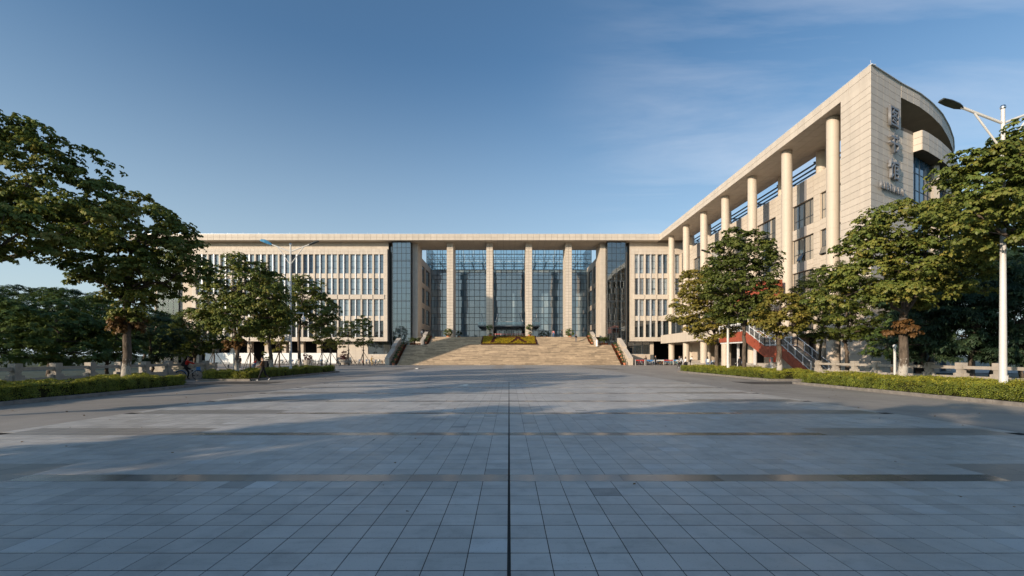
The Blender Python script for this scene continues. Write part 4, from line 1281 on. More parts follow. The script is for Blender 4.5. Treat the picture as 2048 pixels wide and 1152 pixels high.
for s in (-1, 1):
    w = 'shaded' if s < 0 else 'sunlit'
    for i in range(8):
        u = (i + .3) / 8; st = int(u * N1)
        potted((s * 21.75, Y1A + st * d1 - .3 if i == 0 else Y1A + (st + .5) * d1, 0 if i == 0 else (st + 1) * h1), s, 0, ORD[i + 1] + ' round potted shrub from the plaza along the ' + w + ' lower parapet', w + ' pot row of the lower flight')
    for i in range(4):
        u = (i + .4) / 4; st = int(u * N2)
        potted((s * 17.55, Y2A + (st + .5) * d2, Z1 + (st + 1) * h2), s, 0, ORD[i + 1] + ' round potted shrub up from the landing along the ' + w + ' upper parapet', w + ' pot row of the upper flight')
    # low red flowers in front of the pots
    pts = []
    for i in range(N1):
        for q in range(16): pts.append((s * (21.12 + RNG.random() * .22), Y1A + (i + RNG.random()) * d1, (i + 1) * h1 + .12 + RNG.random() * .18))
    pts = np.array(pts); ax = np.tile([0, 0, 1.0], (len(pts), 1)) + NR.normal(0, .4, (len(pts), 3))
    o = bpy.data.objects.new('red_flowers', leaf_mesh('red_flowers', pts, ax, M_RFLOWER, .13, .09, 5)); COL.objects.link(o); tag(o, 'line of low red flowers beside the ' + w + ' pots of the lower flight', 'flowers', kind='stuff')
    pts = [(s * (17.0 + RNG.random() * .28), Y2A + (i + RNG.random()) * d2, Z1 + (i + 1) * h2 + .1 + RNG.random() * .2) for i in range(N2) for q in range(16)]
    pts += [(s * (18.7 + RNG.random() * 2.3), 96.5 + RNG.random() * .6, Z1 + .08 + RNG.random() * .35) for q in range(260)]
    pts = np.array(pts); ax = np.tile([0, 0, 1.0], (len(pts), 1)) + NR.normal(0, .4, (len(pts), 3))
    o = bpy.data.objects.new('red_flowers', leaf_mesh('red_flowers', pts, ax, M_RFLOWER, .13, .09, 5)); COL.objects.link(o); tag(o, 'low red flowers along the ' + w + ' upper flight and round the palm', 'flowers', kind='stuff')
    # cycad palm on the landing
    t = thing('sago_palm', (s * 20.2, 97.6, Z1), 'dark feathery sago palm on the ' + w + ' end of the landing', 'palm')
    m = MB(); m.tube([(0, 0, 0), (0, 0, .5), (0, 0, 1.0)], [.28, .26, .2], 10); m.build('trunk', M_BARK, t, local=True)
    cen, axs = [], []
    for k in range(26):
        a = k * 2.4; el = RNG.uniform(.15, 1.15); Lf = RNG.uniform(1.2, 1.7)
        for j in range(24):
            u = (j + 1) / 24
            r_ = Lf * u * math.cos(el * (1 - .4 * u)); z_ = 1.0 + Lf * u * math.sin(el) - .75 * u * u
            cen.append((r_ * math.cos(a), r_ * math.sin(a), z_)); axs.append((math.cos(a), math.sin(a), .35 - u))
    o = bpy.data.objects.new('fronds', leaf_mesh('fronds', np.array(cen), np.array(axs), M_PALM, .24, .04, 4, (-.2, .1))); COL.objects.link(o); o.parent = t
# clipped bushes, standard trees and dark shrubs on the podium
ball_plant('clipped_bush', (PX(898, 103.2), 101.7, ZP), .3, .45, 0, [(0, 0, 1.05, .98, .98, .85)], M_LEAF_G, 'round clipped green bush at the pier on the shaded side of the steps', 'bush', dens=8, clump=.2, per=8, ln=.15, wd=.08, nl=5)
ball_plant('clipped_bush', (PX(1138, 103.2), 101.7, ZP), .3, .45, 0, [(0, 0, 1.05, .98, .98, .85)], M_LEAF_D, 'round clipped dark bush at the sunlit pier on top of the steps', 'bush', dens=8, clump=.2, per=8, ln=.15, wd=.08, nl=5)
for s, xx, lb_ in ((-1, 980, 'small potted standard tree left of the entrance awning'), (1, 1059, 'small potted standard tree right of the entrance awning')):
    ball_plant('standard_tree', (PX(xx, 101.9), 101.8, ZP), .5, .35, 1.6, [(0, 0, 2.2, .78, .78, .7), (.1, 0, .75, .35, .35, .3)], M_LEAF_D, lb_, 'potted tree', dens=5, clump=.26, per=8, ln=.17, wd=.09, nl=5)
for xx in (918, 1092, 1083):
    ball_plant('dark_shrub', (PX(xx, 108), 108, ZP), .45, .4, 0, [(0, 0, 1.0, .7, .7, .7)], M_LEAF_B, {918: 'dark potted shrub against the glass beside the bush pier', 1092: 'dark potted shrub against the glass, nearer the person in pink', 1083: 'low dark potted shrub by the glass right of the flower bed'}[xx], 'shrub', dens=6, clump=.24, per=7, ln=.16, wd=.08, nl=5)
# red rope barrier before the doors
t = thing('rope_barrier', (0, 110, ZP), 'white posts with a red band across the glass entrance', 'barrier')
for i in range(8):
    m = MB(); x = -4.6 + i * 1.32; m.tube([(x, 110, ZP), (x, 110, ZP + 1.2)], .05, 8); m.build('post', M_WHITE, t)
m = MB(); m.box(-4.6, 4.64, 109.98, 110.02, ZP + .98, ZP + 1.12); m.build('band', M_SIGNRED, t)

# flower bed with two planted characters on the upper flight
fb = thing('flower_bed', (0, 96, Z1), 'sloping bed of yellow flowers with two dark red planted characters on the steps', 'flower bed')
BW, BY0, BY1, BZ0, BZ1 = 5.85, 95.7, 101.3, 4.10, 5.95
m = MB(); m.add([(-BW, BY0, Z1), (BW, BY0, Z1), (BW, BY1, ZP - .1), (-BW, BY1, ZP - .1), (-BW, BY0, BZ0), (BW, BY0, BZ0), (BW, BY1, BZ1), (-BW, BY1, BZ1)],
                [(0, 3, 2, 1), (4, 5, 6, 7), (0, 1, 5, 4), (1, 2, 6, 5), (2, 3, 7, 6), (3, 0, 4, 7)])
m.build('soil', M_SOIL, fb)
def seg_d(u, v, a, b, asp=3.0):
    ax_, ay_, bx_, by_ = a[0] * asp, a[1], b[0] * asp, b[1]; ux = u * asp
    t_ = np.clip(((ux - ax_) * (bx_ - ax_) + (v - ay_) * (by_ - ay_)) / ((bx_ - ax_) ** 2 + (by_ - ay_) ** 2), 0, 1)
    return np.hypot(ux - (ax_ + t_ * (bx_ - ax_)), v - (ay_ + t_ * (by_ - ay_)))
nfl = 7000
u_, v_ = NR.random(nfl), NR.random(nfl)
strokes = [((.215, .87), (.48, .87), .075), ((.245, .86), (.195, .20), .085), ((.53, .87), (.80, .87), .075), ((.665, .86), (.62, .5), .08), ((.62, .5), (.55, .2), .07), ((.665, .86), (.71, .5), .08), ((.71, .5), (.80, .2), .075)]
mask = np.zeros(nfl, bool)
for a, b, w_ in strokes: mask |= seg_d(u_, v_, a, b) < w_
edge = (u_ < .022) | (u_ > .978) | (v_ < .05)
def bed_pts(sel, h):
    n = sel.sum()
    return np.stack([(u_[sel] * 2 - 1) * BW, BY0 + v_[sel] * (BY1 - BY0), BZ0 + v_[sel] * (BZ1 - BZ0) + h + NR.normal(0, .03, n)], 1)
for nm, sel, mt, h in (('yellow_flowers', ~mask & ~edge, M_YFLOWER, .2), ('planted_characters', mask & ~edge, M_MAROON, .2), ('edging_plants', edge, M_MAROON, .14)):
    p = bed_pts(sel, h) - np.array(wloc(fb)); ax = np.tile([0, -.35, 1.0], (len(p), 1)) + NR.normal(0, .3, (len(p), 3))
    o = bpy.data.objects.new(nm, leaf_mesh(nm, p, ax, mt, .15, .10, 6)); COL.objects.link(o); o.parent = fb; o['kind'] = 'stuff'

# ================================================================ hedge islands
def island(x0, x1, y0, y1, label, klabel, hz=.62, dens=400, vis=None):
    kt = thing('kerb', (x0, y0, 0), klabel, 'kerb', kind='structure')
    m = MB(); m.box(x0 + .15, x1 - .15, y0 + .15, y1 - .15, 0, .12); m.build('soil', M_SOIL, kt)
    def stones(a, b, ax_):
        L = b - a; n = max(1, round(L / 1.0)); 
        for i in range(n): yield a + L * i / n + .006, a + L * (i + 1) / n - .006
    vy0 = max(y0, 10)
    for yy in (y0, y1):
        for a, b in stones(x0, x1, 0):
            k_ = MB(); k_.box(a, b, yy - .075, yy + .075, 0, .15); k_.build('kerb_stone', M_KERB, kt)
    for xx in (x0, x1):
        for a, b in stones(max(y0 + .08, 6.0), y1 - .08, 1):
            k_ = MB(); k_.box(xx - .075, xx + .075, a, b, 0, .15 + RNG.gauss(0, .004)); k_.build('kerb_stone', M_KERB, kt)
    hx0, hx1, hy0, hy1 = x0 + .3, x1 - .35, max(y0 + .3, 13.5), y1 - .3
    h = thing('hedge', ((hx0 + hx1) / 2, hy0, .12), label, 'hedge', 'clipped yellow hedges along the plaza')
    m = MB(); m.box(hx0 + .12, hx1 - .12, hy0 + .12, hy1 - .12, .12, hz + .0); m.build('twig_fill', M_HEDGE_IN, h)  # dark inner box added to block light through the leaves
    def wob(p): return .07 * np.sin(p[:, 0] * 1.3 + p[:, 1] * .9) + .05 * np.sin(p[:, 0] * 3.1 + p[:, 1] * 2.3) + .04 * np.sin(p[:, 1] * 5.7 + 1) + .03 * np.sin(p[:, 0] * 9 + p[:, 1] * 7)
    P_, A_, T_ = [], [], []
    def face(n, gx, gy, gz, ax, tb):
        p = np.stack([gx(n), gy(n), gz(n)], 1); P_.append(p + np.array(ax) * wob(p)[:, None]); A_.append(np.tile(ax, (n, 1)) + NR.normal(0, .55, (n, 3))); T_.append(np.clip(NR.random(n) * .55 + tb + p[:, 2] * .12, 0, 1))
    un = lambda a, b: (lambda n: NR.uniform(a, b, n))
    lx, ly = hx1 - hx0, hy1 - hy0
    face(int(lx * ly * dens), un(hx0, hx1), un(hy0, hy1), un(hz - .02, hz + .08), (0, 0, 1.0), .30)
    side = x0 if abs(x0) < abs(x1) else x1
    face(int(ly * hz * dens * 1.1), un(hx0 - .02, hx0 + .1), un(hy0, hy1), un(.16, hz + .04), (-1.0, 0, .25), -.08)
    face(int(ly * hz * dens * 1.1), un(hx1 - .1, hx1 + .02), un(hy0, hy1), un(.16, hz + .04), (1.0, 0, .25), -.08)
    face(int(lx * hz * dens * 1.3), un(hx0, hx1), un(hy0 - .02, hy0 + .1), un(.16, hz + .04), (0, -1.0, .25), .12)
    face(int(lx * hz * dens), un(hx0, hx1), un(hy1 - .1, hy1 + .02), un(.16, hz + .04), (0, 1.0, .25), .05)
    p = np.concatenate(P_) - np.array(wloc(h)); a = np.concatenate(A_); t_ = np.concatenate(T_)
    o = bpy.data.objects.new('foliage', leaf_mesh('foliage', p, a, M_HEDGE, .080, .050, 4, (-.3, .2), .7, t_, tri=True)); COL.objects.link(o); o.parent = h
island(-21.6, -18.2, -12, 26.6, 'long clipped yellow hedge along the stone balustrade on the shaded side', 'dark kerb round the nearer hedge island on the shaded side')
island(-22.0, -18.2, 32.2, 49.0, 'clipped yellow hedge under the street lamp, behind the walking person', 'kerb round the hedge island with the white street lamp')
island(18.0, 21.6, -12, 29.0, 'long clipped yellow hedge at the foot of the big white lamp pole', 'kerb round the nearer hedge island on the sunlit side')
island(18.4, 22.2, 32.2, 50.0, 'clipped yellow hedge below the three trees before the red staircase', 'kerb round the hedge island before the red staircase')

# ================================================================ stone balustrades
def balustrade(X, ys, label, ret=None):
    t = thing('balustrade', (X, ys[0], 0), label, 'balustrade')
    pm = MB(); w = .185
    pm.box(-w, w, -w, w, 0, .82); pm.box(-w * .8, w * .8, -w * .8, w * .8, .82, 1.02); pm.box(-w, w, -w, w, 1.02, 1.40)
    me_p = pm.mesh('post', M_BALUS)
    dY = ys[1] - ys[0]; L = dY - .44
    rm = MB(); rm.box(-.10, .10, -L / 2, L / 2, -.085, .085); me_r = rm.mesh('rail', M_BALUS)
    lm = MB(); lm.box(-.11, .11, -L / 2, L / 2, 0, .66); me_l = lm.mesh('panel', M_BALUS)
    cm = MB(); cm.box(-.09, .09, -.08, .08, .66, .80); me_c = cm.mesh('corbel', M_BALUS)
    for i, y in enumerate(ys):
        place('post', me_p, (X, y, 0), t)
        if i + 1 < len(ys):
            place('rail', me_r, (X, y + dY / 2, 1.13), t); place('panel', me_l, (X, y + dY / 2, 0), t)
            for s in (-1, 1): place('corbel', me_c, (X, y + dY / 2 + s * (L / 2 - .08), 0), t)
    return t
balustrade(-24.3, [10.4 + 2.02 * i for i in range(14)], 'grey stone balustrade behind the shaded hedge, cyclist passing its end')
balustrade(25.6, [9.9 + 2.0 * i for i in range(15)], 'sunlit stone balustrade running from the red staircase towards the big lamp pole')
m = MB(); m.box(-31, -24.6, 38.3, 38.5, 0, 1.05); m.box(-31, -24.6, 38.25, 38.55, 1.05, 1.2)
tag(m.build('low_wall', M_BALUS), 'grey stone wall turning away at the end of the shaded balustrade', 'wall')

# ================================================================ street lamps
def loft(m, secs, mi=0):
    """secs: (x, half width y, z bottom, z top)"""
    vs, fs = [], []
    for (x, hw, zb, zt) in secs: vs += [(x, -hw, zb), (x, hw, zb), (x, hw * .6, zt), (x, -hw * .6, zt)]
    for i in range(len(secs) - 1):
        for k in range(4): fs.append((i * 4 + k, i * 4 + (k + 1) % 4, (i + 1) * 4 + (k + 1) % 4, (i + 1) * 4 + k))
    fs += [(3, 2, 1, 0), tuple(range(len(vs) - 4, len(vs)))]
    m.add(vs, fs, mi)
def street_lamp(loc, label, heads, H=11.8, rz=0.0, extras=False):
    t = thing('street_lamp', loc, label, 'street lamp', 'twin-armed street lamps', rz)
    m = MB(); m.tube([(0, 0, 0), (0, 0, .02), (0, 0, 2), (0, 0, H)], [.13, .125, .112, .062], 20); sharp_smooth(m.build('pole', M_WHITE, t, local=True))
    m = MB(); m.lathe((0, 0, 0), [(.20, 0), (.20, .03), (.15, .05)], 16); m.box(-.05, .05, -.135, -.115, .5, .9); m.build('base_plate', M_WSTEEL, t, local=True)
    m = MB(); m.lathe((0, 0, H), [(.07, 0), (.09, .03), (.095, .08), (.07, .14), (.02, .16)], 14); m.build('cap', M_CHROME, t, local=True)
    for s, kind_ in zip((-1, 1), heads):
        m = MB(); z0 = H - .55
        m.tube([(s * .05, 0, z0), (s * 1.65, 0, z0 + .62)], .05, 8); m.tube([(s * .06, 0, z0 - 1.05), (s * 1.12, 0, z0 + .38)], .035, 8)
        m.build('arm', M_WHITE, t, local=True)
        m = MB(); x = 1.6
        if kind_ == 'blue': loft(m, [(s * x, .06, z0 + .55, z0 + .66), (s * (x + .25), .14, z0 + .60, z0 + .86), (s * (x + .55), .2, z0 + .72, z0 + 1.02), (s * (x + .85), .17, z0 + .84, z0 + 1.05), (s * (x + 1.02), .05, z0 + .93, z0 + 1.0)])
        else: loft(m, [(s * x, .06, z0 + .56, z0 + .66), (s * (x + .18), .16, z0 + .63, z0 + .74), (s * (x + .5), .19, z0 + .76, z0 + .86), (s * (x + .82), .16, z0 + .88, z0 + .94)])
        h_ = m.build('lamp_head', M_BLUELAMP if kind_ == 'blue' else M_LAMPDARK, t, local=True)
    if extras:
        m = MB(); m.tube([(.1, 0, 5.35), (1.15, 0, 5.35)], .04, 8); m.tube([(1.1, 0, 5.35), (1.1, 0, 5.05)], .04, 8); b_ = m.build('camera_bracket', M_WSTEEL, t, local=True)
        m = MB(); m.lathe((1.1, 0, 4.75), [(.06, -.14), (.16, -.05), (.18, .1), (.12, .3)], 12); m.build('dome_camera', M_WSTEEL, b_, local=True)
        m = MB(); m.box(-.42, -.06, -.16, .16, 2.95, 3.5); m.build('control_box', M_WSTEEL, t, local=True)
street_lamp((PX(581, 39.4), 39.4, .1), 'white twin street lamp with one blue head, standing in the shaded hedge', ('blue', 'dark'), H=11.2, extras=True)
street_lamp((PX(1456, 41.8), 41.8, .1), 'white street lamp whose top is hidden in the tree before the red staircase', ('dark', 'dark'), H=11.0)
street_lamp((PX(2006, 18.0), 18.0, .1), 'big white twin street lamp at the edge of the sunlit hedge', ('dark', 'dark'), H=11.4)
# surveillance camera pole
t = thing('camera_pole', (PX(468, 35.3), 35.3, .1), 'slim white pole with a dome security camera among the shaded trees', 'camera pole')
m = MB(); m.tube([(0, 0, 0), (0, 0, 5.0)], [.06, .045], 10); m.tube([(0, 0, 3.95), (-.72, 0, 3.95)], .03, 8); m.tube([(-.7, 0, 3.95), (-.7, 0, 3.8)], .03, 8); m.build('pole', M_WHITE, t, local=True)
m = MB(); m.lathe((-.7, 0, 3.35), [(.06, -.12), (.15, -.02), (.17, .12), (.17, .22), (.1, .42)], 14); m.build('dome_camera', M_WSTEEL, t, local=True)
t = thing('camera_pole', (PX(1789.5, 25.2), 25.2, 0), 'thin white post just behind the trunk of the big sunlit tree', 'post')
m = MB(); m.tube([(0, 0, 0), (0, 0, 2.25)], .06, 10); m.build('pole', M_WHITE, t, local=True)
m = MB(); m.lathe((0, 0, 2.25), [(.09, 0), (.09, .12), (.03, .16)], 10); m.build('cap', M_WSTEEL, t, local=True)
# ================================================================ trees of the islands
def tuft(px, py, rx, ry, Y, dens=5.0):
    """dry brown side shoots round the trunk"""
    def f(t, base):
        me, _ = crown_mesh('dry_tuft', px_blobs(Y, [(px, py, rx, ry)]), M_LEAF_DRY, dens=dens, clump=.26, per=10, ln=.2, wd=.12, nl=6, origin=tuple(base), inner=.3)
        o = bpy.data.objects.new('dry_tuft', me); COL.objects.link(o); o.parent = t
        o['label'] = 'tuft of dry brown side shoots on the trunk'
    return f
TK = dict(dens=1.75, clump=.58, per=26, ln=.15, wd=.092, nl=7, inner=.55)
tree('street_tree', (-20.2, 16.6, .1), px_blobs(16.6, [(-70, 310, 150, 100), (60, 350, 125, 85, .5), (150, 400, 90, 75, 1), (-150, 400, 150, 120, 2), (40, 465, 95, 48, -1), (185, 440, 60, 55, .5), (-60, 470, 100, 60, -2)]),
     'large dark tree reaching in from the edge high above the shaded hedge', M_LEAF, .26, 3.6, **TK)
L2 = tree('street_tree', (PX(253, 23.9), 23.9, .1), px_blobs(23.9, [(285, 455, 85, 58), (215, 470, 75, 55), (335, 505, 68, 60, .5), (190, 535, 62, 42), (290, 560, 66, 45, -.5), (265, 610, 46, 40), (370, 540, 38, 48), (235, 560, 50, 45, 1)]),
     'dark autumn tree with a whitewashed trunk in the nearer shaded hedge', M_LEAF, .19, 4.2, bark=M_BARKW, extra=tuft(252, 648, 34, 20, 23.9), **TK)
tree('street_tree', (PX(474, 33.6), 33.6, .1), px_blobs(33.6, [(475, 560, 66, 46), (432, 605, 52, 45), (520, 590, 58, 48), (475, 640, 62, 42, -.4), (545, 640, 40, 40)]),
     'broad olive green tree behind the slim camera pole', M_LEAF, .14, 3.0, bark=M_BARKW, extra=tuft(470, 688, 22, 16, 33.6), **TK)
tree('street_tree', (PX(545, 38.7), 38.7, .1), px_blobs(38.7, [(540, 585, 34, 38, .5), (530, 640, 40, 42), (552, 622, 24, 40, 1.6)]),
     'middle tree of the lamp island, between the broad tree and the lamp', M_LEAF, .14, 3.2, (-.3, 0), bark=M_BARKW, **TK)
tree('street_tree', (PX(601, 43.9), 43.9, .1), px_blobs(43.9, [(612, 590, 38, 36), (640, 622, 34, 36), (600, 625, 26, 32), (645, 655, 22, 20)]),
     'rounded tree right behind the white lamp pole with the blue head', M_LEAF, .145, 3.8, (-.2, 0), bark=M_BARKW, **TK)
tree('street_tree', (PX(1434, 44), 44, .1), px_blobs(44, [(1402, 575, 46, 42), (1385, 628, 42, 40), (1436, 600, 46, 52), (1425, 655, 48, 34)]),
     'yellowish green tree beside the lamp, farthest of three before the red staircase', M_LEAF_Y, .18, 2.8, **TK)
tree('street_tree', (PX(1488, 38.9), 38.9, .1), px_blobs(38.9, [(1478, 505, 58, 46), (1525, 520, 34, 42), (1490, 570, 62, 52), (1445, 565, 42, 55), (1530, 570, 26, 40), (1478, 625, 56, 32)]),
     'tallest green tree before the red staircase', M_LEAF_G, .165, 3.4, **TK)
tree('street_tree', (PX(1558, 34), 34, .1), px_blobs(34, [(1560, 612, 38, 28), (1538, 642, 30, 28), (1588, 640, 28, 30), (1562, 655, 36, 22)]),
     'short yellow-leaved tree in front of the red staircase', M_LEAF_Y, .19, 2.4, bark=M_BARKW, **TK)
tree('street_tree', (PX(1806, 23.2), 23.2, .1), px_blobs(23.2, [(1800, 455, 82, 50), (1738, 500, 58, 52), (1880, 445, 82, 58), (1860, 520, 92, 56), (1755, 565, 78, 52, -.5), (1685, 590, 62, 50), (1905, 560, 70, 44), (1830, 580, 60, 38, 1)]),
     'big spreading tree with a brown leafy tuft on its trunk in the sunlit hedge', M_LEAF, .20, 3.6, bark=M_BARKW, extra=tuft(1806, 658, 32, 16, 23.2), **TK)
tree('street_tree', (20.2, 17.4, .1), px_blobs(17.4, [(2050, 315, 82, 62), (1965, 355, 72, 52), (2075, 400, 110, 85, 1), (1950, 425, 78, 58), (2010, 480, 80, 46, .5), (2120, 330, 100, 80, 1.5)]),
     'tree crown overhanging the big lamp pole at the picture edge', M_LEAF, .26, 3.6, **TK)

# further trees of the same row, behind the viewpoint: they shade the plaza
k = 0
for (x, y, s, r) in [(-20.2, 9.5, .85, 1.2), (-20.2, -2, .8, 4.0), (-20.2, -8.5, 1.15, .4), (-20.2, -16, 1.25, 5.2), (-20.2, -24, 1.3, 3.3), (-11, -20, 1.25, 3.0), (-3, -26, 1.3, 1.7), (-14, -10.5, 1.15, 1.9), (-13, -16, 1.25, 4.7), (-26, -12, 1.2, 3.8), (-27, -19, 1.35, 5.6), (-11, -31, 1.3, 5.0), (-22, -33, 1.4, 2.2), (6, -32, 1.35, 4.1), (16, -30, 1.3, 2.9)]:
    c_ = copy_tree(L2); c_.location = (x, y, .1); c_.rotation_euler = (0, 0, r); c_.scale = (s, s, s)
    c_['label'] = 'leafy tree behind the viewpoint whose shadow falls across the plaza'; c_['group'] = 'shade trees behind the viewpoint'

# slim tower block added out of view, shaped to throw shade over the steps
nb = thing('added_shade_tower', (-70, 47.5, 0), 'slim tower block added beyond the picture edge to shade the steps', 'building')
m = MB(); m.box(-72, -68, 44, 51, 0, 38); m.build('wall', M_STONE, nb)
m = MB(); m.box(-72.3, -67.7, 43.7, 51.3, 38, 38.6); m.build('roof', M_CONC, nb)
for fl_ in range(10):
    m = MB(); m.box(-67.99, -67.9, 45.2, 49.8, 2 + fl_ * 3.6, 4 + fl_ * 3.6); m.build('window', M_PANE_DARK, nb)

# ================================================================ shrubs and trees beyond the balustrades
SK = dict(dens=2.3, clump=.5, per=15, ln=.18, wd=.08, nl=6, droop=(-.1, .35))
def shrub(Y, lst, label, mat, name='dense_shrub', group='shrubs beyond the shaded balustrade', fork=1.0, tr=.12, **kw):
    B = px_blobs(Y, lst); b0 = np.mean([b[:3] for b in B], 0)
    kk = dict(SK); kk.update(kw)
    return tree(name, (b0[0], b0[1], -.05), B, label, mat, tr, fork, twig_fill=8, group=group, cat='shrub' if 'shrub' in name else 'tree', **kk)
SH1 = shrub(27, [(-60, 640, 90, 70), (10, 660, 80, 65), (-10, 700, 90, 40)], 'dark shrub at the picture edge beyond the shaded balustrade', M_LEAF_D)
for q_, (x, y, r) in enumerate(((-29.6, 19.5, 1.0), (-29.6, 14.5, 2.4), (-29.6, 9.5, 4.0))):
    c_ = copy_tree(SH1); c_.location = (x, y, -.05); c_.rotation_euler = (0, 0, r); c_.scale = (.8, .8, .72)
    c_['label'] = ORD[q_ + 1] + ' shrub of the balustrade row beyond the picture edge'
shrub(30, [(95, 635, 62, 55), (140, 670, 60, 50), (70, 690, 60, 40), (150, 705, 60, 28)], 'broad dark shrub beyond the balustrade, second from the picture edge', M_LEAF_D)
shrub(33, [(195, 640, 52, 50), (180, 690, 55, 40), (235, 665, 45, 50), (240, 705, 40, 28)], 'dark shrub beyond the balustrade just left of the whitewashed trunk', M_LEAF_D)
shrub(37, [(290, 655, 40, 42), (300, 695, 45, 34), (325, 670, 30, 40)], 'dark shrub beyond the balustrade right of the whitewashed trunk', M_LEAF_B)
shrub(42, [(60, 610, 70, 34), (140, 606, 50, 26), (0, 620, 60, 40), (200, 625, 40, 30)], 'feathery tree crown rising behind the dark shrubs', M_LEAF_B, 'background_tree', 'trees beyond the shaded balustrade', 3.0, .2)
shrub(41, [(392, 652, 46, 32), (365, 675, 34, 32), (415, 672, 36, 34), (390, 690, 46, 22)], 'rounded fresh green tree behind the red-jacketed cyclist', M_LEAF_G, 'garden_tree', 'trees beyond the shaded balustrade', 1.6, .13)
shrub(46, [(300, 660, 70, 40), (230, 670, 60, 40), (340, 690, 50, 30)], 'dim tree mass beyond the shrubs in front of the glass tower', M_LEAF_D, 'background_tree', 'trees beyond the shaded balustrade', 2.0, .16)
for (Y, lst, lb_) in [(90, [(100, 660, 60, 40), (170, 665, 40, 34), (30, 660, 60, 40)], 'far tree line glimpsed past the dark shrubs'), (95, [(250, 660, 40, 36), (200, 668, 30, 30), (300, 670, 40, 30)], 'far tree at the shaded end of the long building')]:
    shrub(Y, lst, lb_, M_LEAF_D, 'background_tree', 'trees beyond the shaded balustrade', 3, .25, dens=.7, clump=1.1, per=14, ln=.5, wd=.25)
RG = 'greenery beyond the sunlit balustrade'
shrub(36, [(1660, 612, 48, 40), (1715, 625, 52, 46), (1640, 650, 40, 36), (1755, 640, 42, 44), (1700, 585, 50, 34), (1690, 660, 46, 26)], 'many-stemmed bright green tree beyond the balustrade by the red staircase', M_LEAF_G, 'garden_tree', RG, 1.1, .16)
shrub(40, [(1640, 560, 26, 22), (1610, 600, 26, 40), (1672, 555, 34, 28)], 'slim green tree against the library wall', M_LEAF_G, 'garden_tree', RG, 2.5, .12)
shrub(28, [(1850, 640, 52, 52), (1830, 690, 48, 34), (1880, 600, 52, 50)], 'dark bamboo-like shrub right of the big tree trunk', M_LEAF_B, 'dark_shrub', RG, ln=.3, wd=.06, droop=(.2, .7))
shrub(27, [(1930, 640, 50, 66), (1960, 590, 56, 60), (1920, 700, 50, 26)], 'dark bamboo-like shrub left of the big lamp pole', M_LEAF_B, 'dark_shrub', RG, ln=.3, wd=.06, droop=(.2, .7))
shrub(26, [(2040, 620, 62, 80), (2070, 560, 70, 60), (2020, 700, 60, 30)], 'dark bamboo-like shrub right of the big lamp pole', M_LEAF_B, 'dark_shrub', RG, ln=.3, wd=.06, droop=(.2, .7))
shrub(33, [(1900, 560, 80, 60), (1990, 520, 80, 60), (1820, 600, 50, 50), (2060, 500, 80, 70)], 'tall dark tree behind the bamboo-like shrubs', M_LEAF_B, 'background_tree', RG, 3.0, .2)
shrub(41, [(1900, 600, 70, 80), (1985, 590, 80, 95), (2065, 600, 70, 100), (1940, 680, 90, 40), (2040, 690, 80, 36)], 'tall dark tree mass closing the view behind the lamp pole', M_LEAF_B, 'background_tree', RG, 2.5, .2, dens=1.0, clump=.8, per=20, ln=.3, wd=.1)
shrub(34, [(1770, 690, 40, 30), (1800, 660, 34, 40)], 'low dark shrub in the shade behind the thin white post', M_LEAF_D, 'dark_shrub', RG)

# ================================================================ young staked trees before the building
def young(px, py_base, Y, lst, label, mat):
    base = Vector((PX(px, Y), Y, 0))
    def stakes(t, b):
        for a in (.4, 2.5, 4.6):
            m = MB(); q = Vector((math.cos(a), math.sin(a), 0))
            m.tube([b + q * 1.5, b + Vector((0, 0, 2.9)) - q * .25], .045, 6); m.build('stake', M_BARK, t)
    tree('young_tree', base, px_blobs(Y, lst), label, mat, .09, 3.0, twig_fill=10, group='young staked trees before the building', extra=stakes, dens=1.1, clump=.5, per=9, ln=.3, wd=.13, nl=6)
young(428, 737, 60, [(428, 640, 34, 24), (415, 665, 26, 20)], 'young staked tree behind the rounded green tree', M_LEAF)
young(501, 737, 62, [(505, 660, 26, 24), (495, 640, 24, 20)], 'young staked tree behind the walking person', M_LEAF)
young(559, 735, 62, [(560, 668, 24, 22), (553, 690, 20, 14)], 'young staked tree left of the blue-headed lamp', M_LEAF_Y)
young(644, 729, 82, [(640, 662, 20, 26), (652, 684, 18, 14)], 'young staked tree beside the rounded lamp-island tree', M_LEAF_Y)
young(661, 729, 80, [(664, 668, 17, 20), (670, 690, 12, 10)], 'young staked tree, third from the stone parapet', M_LEAF_Y)
young(697, 728, 86, [(697, 662, 17, 20), (688, 682, 13, 12)], 'young staked tree beside the purple planter, second from the parapet', M_LEAF)
young(727, 728, 86, [(727, 655, 16, 24), (734, 680, 12, 12), (716, 686, 11, 9)], 'young staked tree nearest the shaded stone parapet', M_LEAF)

